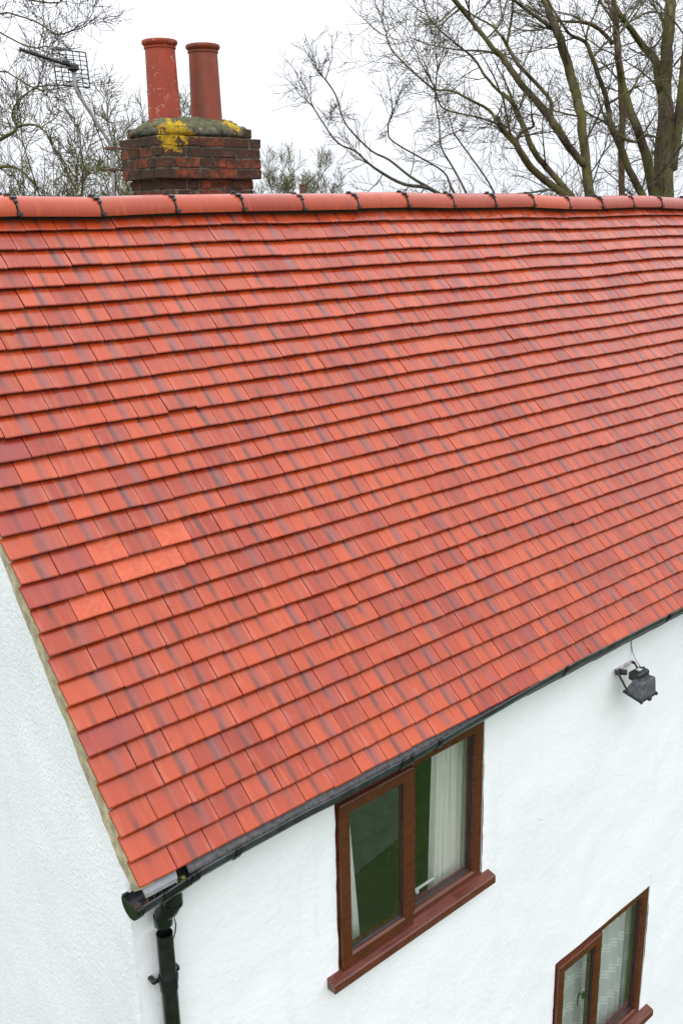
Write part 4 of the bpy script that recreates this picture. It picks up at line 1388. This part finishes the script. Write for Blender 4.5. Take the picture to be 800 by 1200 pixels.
def tree_from_limbs(name, limbs, bark, label, cfg, seed, zmin=1.5, per_m=3.9, twigs='twig'):
    r = random.Random(seed)
    base = limbs[0][0]
    t = tag(empty(name, (base[0], base[1], GROUND)), label, 'tree', 'bare trees behind the cottage')
    bpy.context.view_layer.update()
    tm, cm = MB(), MB()
    for L in limbs:
        root = []
        if L[0][2] < GROUND + .1:          # stem rises from the ground, then follows the limb
            g, q0, q1 = np.array(L[0], float), np.array(L[1], float), np.array(L[2], float)
            dr = (q0 - q1)[:3]; dr = dr / np.linalg.norm(dr)
            h = min(1.2, (q0[2] - g[2]) * .3)
            k = q0.copy(); k[:3] = q0[:3] + dr * h
            g[:2] = k[:2]
            a_, b_, c_ = q0, k, g
            root = [(1 - t) ** 2 * c_ + 2 * t * (1 - t) * b_ + t * t * a_ for t in [i / 8 for i in range(8)]]
            L = L[1:]
        sp = root + spline(L)
        sp = [np.array([*(q[:3] + q[3] * .35 * np.array([noise.noise(Vector((q[2] * 3, i, seed))), noise.noise(Vector((q[2] * 3, i + .5, seed))), 0])), q[3]]) for i, q in enumerate(sp)]
        pts = [Vector(q[:3]) for q in sp]; rad = [max(q[3] * .92, .006) for q in sp]
        tm.tube(pts, rad, 10 if max(rad) > .06 else 7, cap=True)
        for i in range(1, len(pts)):
            seg = (pts[i] - pts[i - 1])
            if pts[i].z < zmin:
                continue
            m = seg.length * per_m
            c = int(m) + (r.random() < m - int(m))
            for _ in range(c):
                p = pts[i - 1].lerp(pts[i], r.random())
                dd = seg.normalized()
                ax = dd.cross(Vector((r.gauss(0, 1), r.gauss(0, 1), r.gauss(0, 1)))).normalized()
                nd = Matrix.Rotation(math.radians(r.uniform(28, 75)), 3, ax) @ dd
                rr = min(rad[i] * .5, r.uniform(.006, .017))
                ln = r.uniform(.4, 1.0) * cfg['len'] * (.5 + rr / .02)
                twig(cm, r, p, nd, ln, rr, 2 if r.random() < .65 else 1, cfg)
        # leader continues from the limb end
        if rad[-1] < .03:
            for _ in range(3):
                dd = (pts[-1] - pts[-2]).normalized()
                twig(cm, r, pts[-1], (dd + Vector((r.gauss(0, .3), r.gauss(0, .3), r.gauss(0, .3)))).normalized(), cfg['len'] * .9, rad[-1] * .8, 2, cfg)
    hp(tm.build('trunk', MAT[bark], None, True), t)
    hp(cm.build('crown', MAT[twigs], None, True), t)
    return len(cm.f)
CFG = dict(wig=.125, up=.04, rmin=.0027, kids=2, kids_last=1, p=.72, len=1.1)
cnt = [tree_from_limbs('bare_willow_tree', LIMBS['willow_a'], 'bark', 'bare mossy tree leaning left, its trunks splitting low behind the ridge', CFG, 1),
       tree_from_limbs('bare_willow_tree', LIMBS['willow_b'], 'bark', 'thick mossy bare tree at the far right edge behind the ridge', CFG, 2),
       tree_from_limbs('bare_tree', LIMBS['red_trunk'], 'bark_red', 'slender bare tree with reddish bark between the two mossy trees', CFG, 3),
       tree_from_limbs('bare_tree', LIMBS['low_tree'], 'twig', 'thin bare tree with low spreading branches just above the middle of the ridge', dict(CFG, len=.9, rmin=.0036), 4, per_m=3.0),
       tree_from_limbs('bare_tree', LIMBS['left_moss'], 'bark', 'bare tree reaching in from the left edge with a mossy limb', dict(CFG, len=.75, rmin=.0028), 5, per_m=5.0)]

def shrub_tree(name, base, height, nst, spread, label, cfg, seed, bark='bark', r0=.05, zmin=0.5, per_m=3.6):
    r = random.Random(seed)
    limbs = []
    for k in range(nst):
        a = r.uniform(0, 6.28)
        sp = spread * math.sqrt(r.random())
        tip = Vector((base[0] + sp * math.cos(a), base[1] + sp * math.sin(a), GROUND + height * r.uniform(.72, 1.0)))
        b0 = Vector((base[0] + .15 * math.cos(a), base[1] + .15 * math.sin(a), GROUND))
        rad = r0 * r.uniform(.6, 1.1)
        pts = []
        for i in range(8):
            t = i / 7
            p = b0.lerp(tip, t); p.x += (t ** 1.5 - t) * (tip.x - b0.x) + r.gauss(0, .10) * (0 < i); p.y += (t ** 1.5 - t) * (tip.y - b0.y) + r.gauss(0, .10) * (0 < i)
            pts.append((p.x, p.y, p.z, max(.006, rad * (1 - t * .88))))
        limbs.append(pts)
    return tree_from_limbs(name, limbs, bark, label, cfg, seed, zmin, per_m, 'twig_moss')
SC = dict(CFG, len=.75, p=.70, rmin=.0038)
cnt.append(shrub_tree('bare_bush', (5.0, 10.2), 7.8, 26, 1.7, 'tangled bare bush with mossy stems left of the aerial mast', SC, 31))
cnt.append(shrub_tree('bare_bush', (6.25, 11.3), 8.1, 26, 1.6, 'bare bush directly behind the cranked aerial mast', SC, 32))
cnt.append(shrub_tree('bare_bush', (8.0, 12.6), 8.1, 16, 1.3, 'grey bare bush showing between aerial and chimney', SC, 33))
cnt.append(shrub_tree('bare_bush', (15.1, 18.6), 8.0, 46, 1.8, 'low upright twiggy bush showing above the ridge right beside the chimney', dict(CFG, len=.55, up=.13, wig=.10, rmin=.004), 34, zmin=1.5, per_m=4.0))
cnt.append(shrub_tree('bare_bush', (17.0, 19.2), 7.7, 32, 1.6, 'low fading twiggy bush just over the ridge, away from the chimney', dict(CFG, len=.5, up=.11, wig=.11, rmin=.004), 35, zmin=1.5, per_m=3.6))
print('twig faces', cnt)

mb = MB()
px, py = 12.55, 14.0
mb.box(px - .05, px + .05, py - .05, py + .05, GROUND, 3.14, .008)
mb.box(px - .062, px + .062, py - .062, py + .062, 3.14, 3.17, .008)
tag(mb.build('wooden_post', MAT['post'], None), 'top of a brown wooden post just peeping over the ridge', 'post')
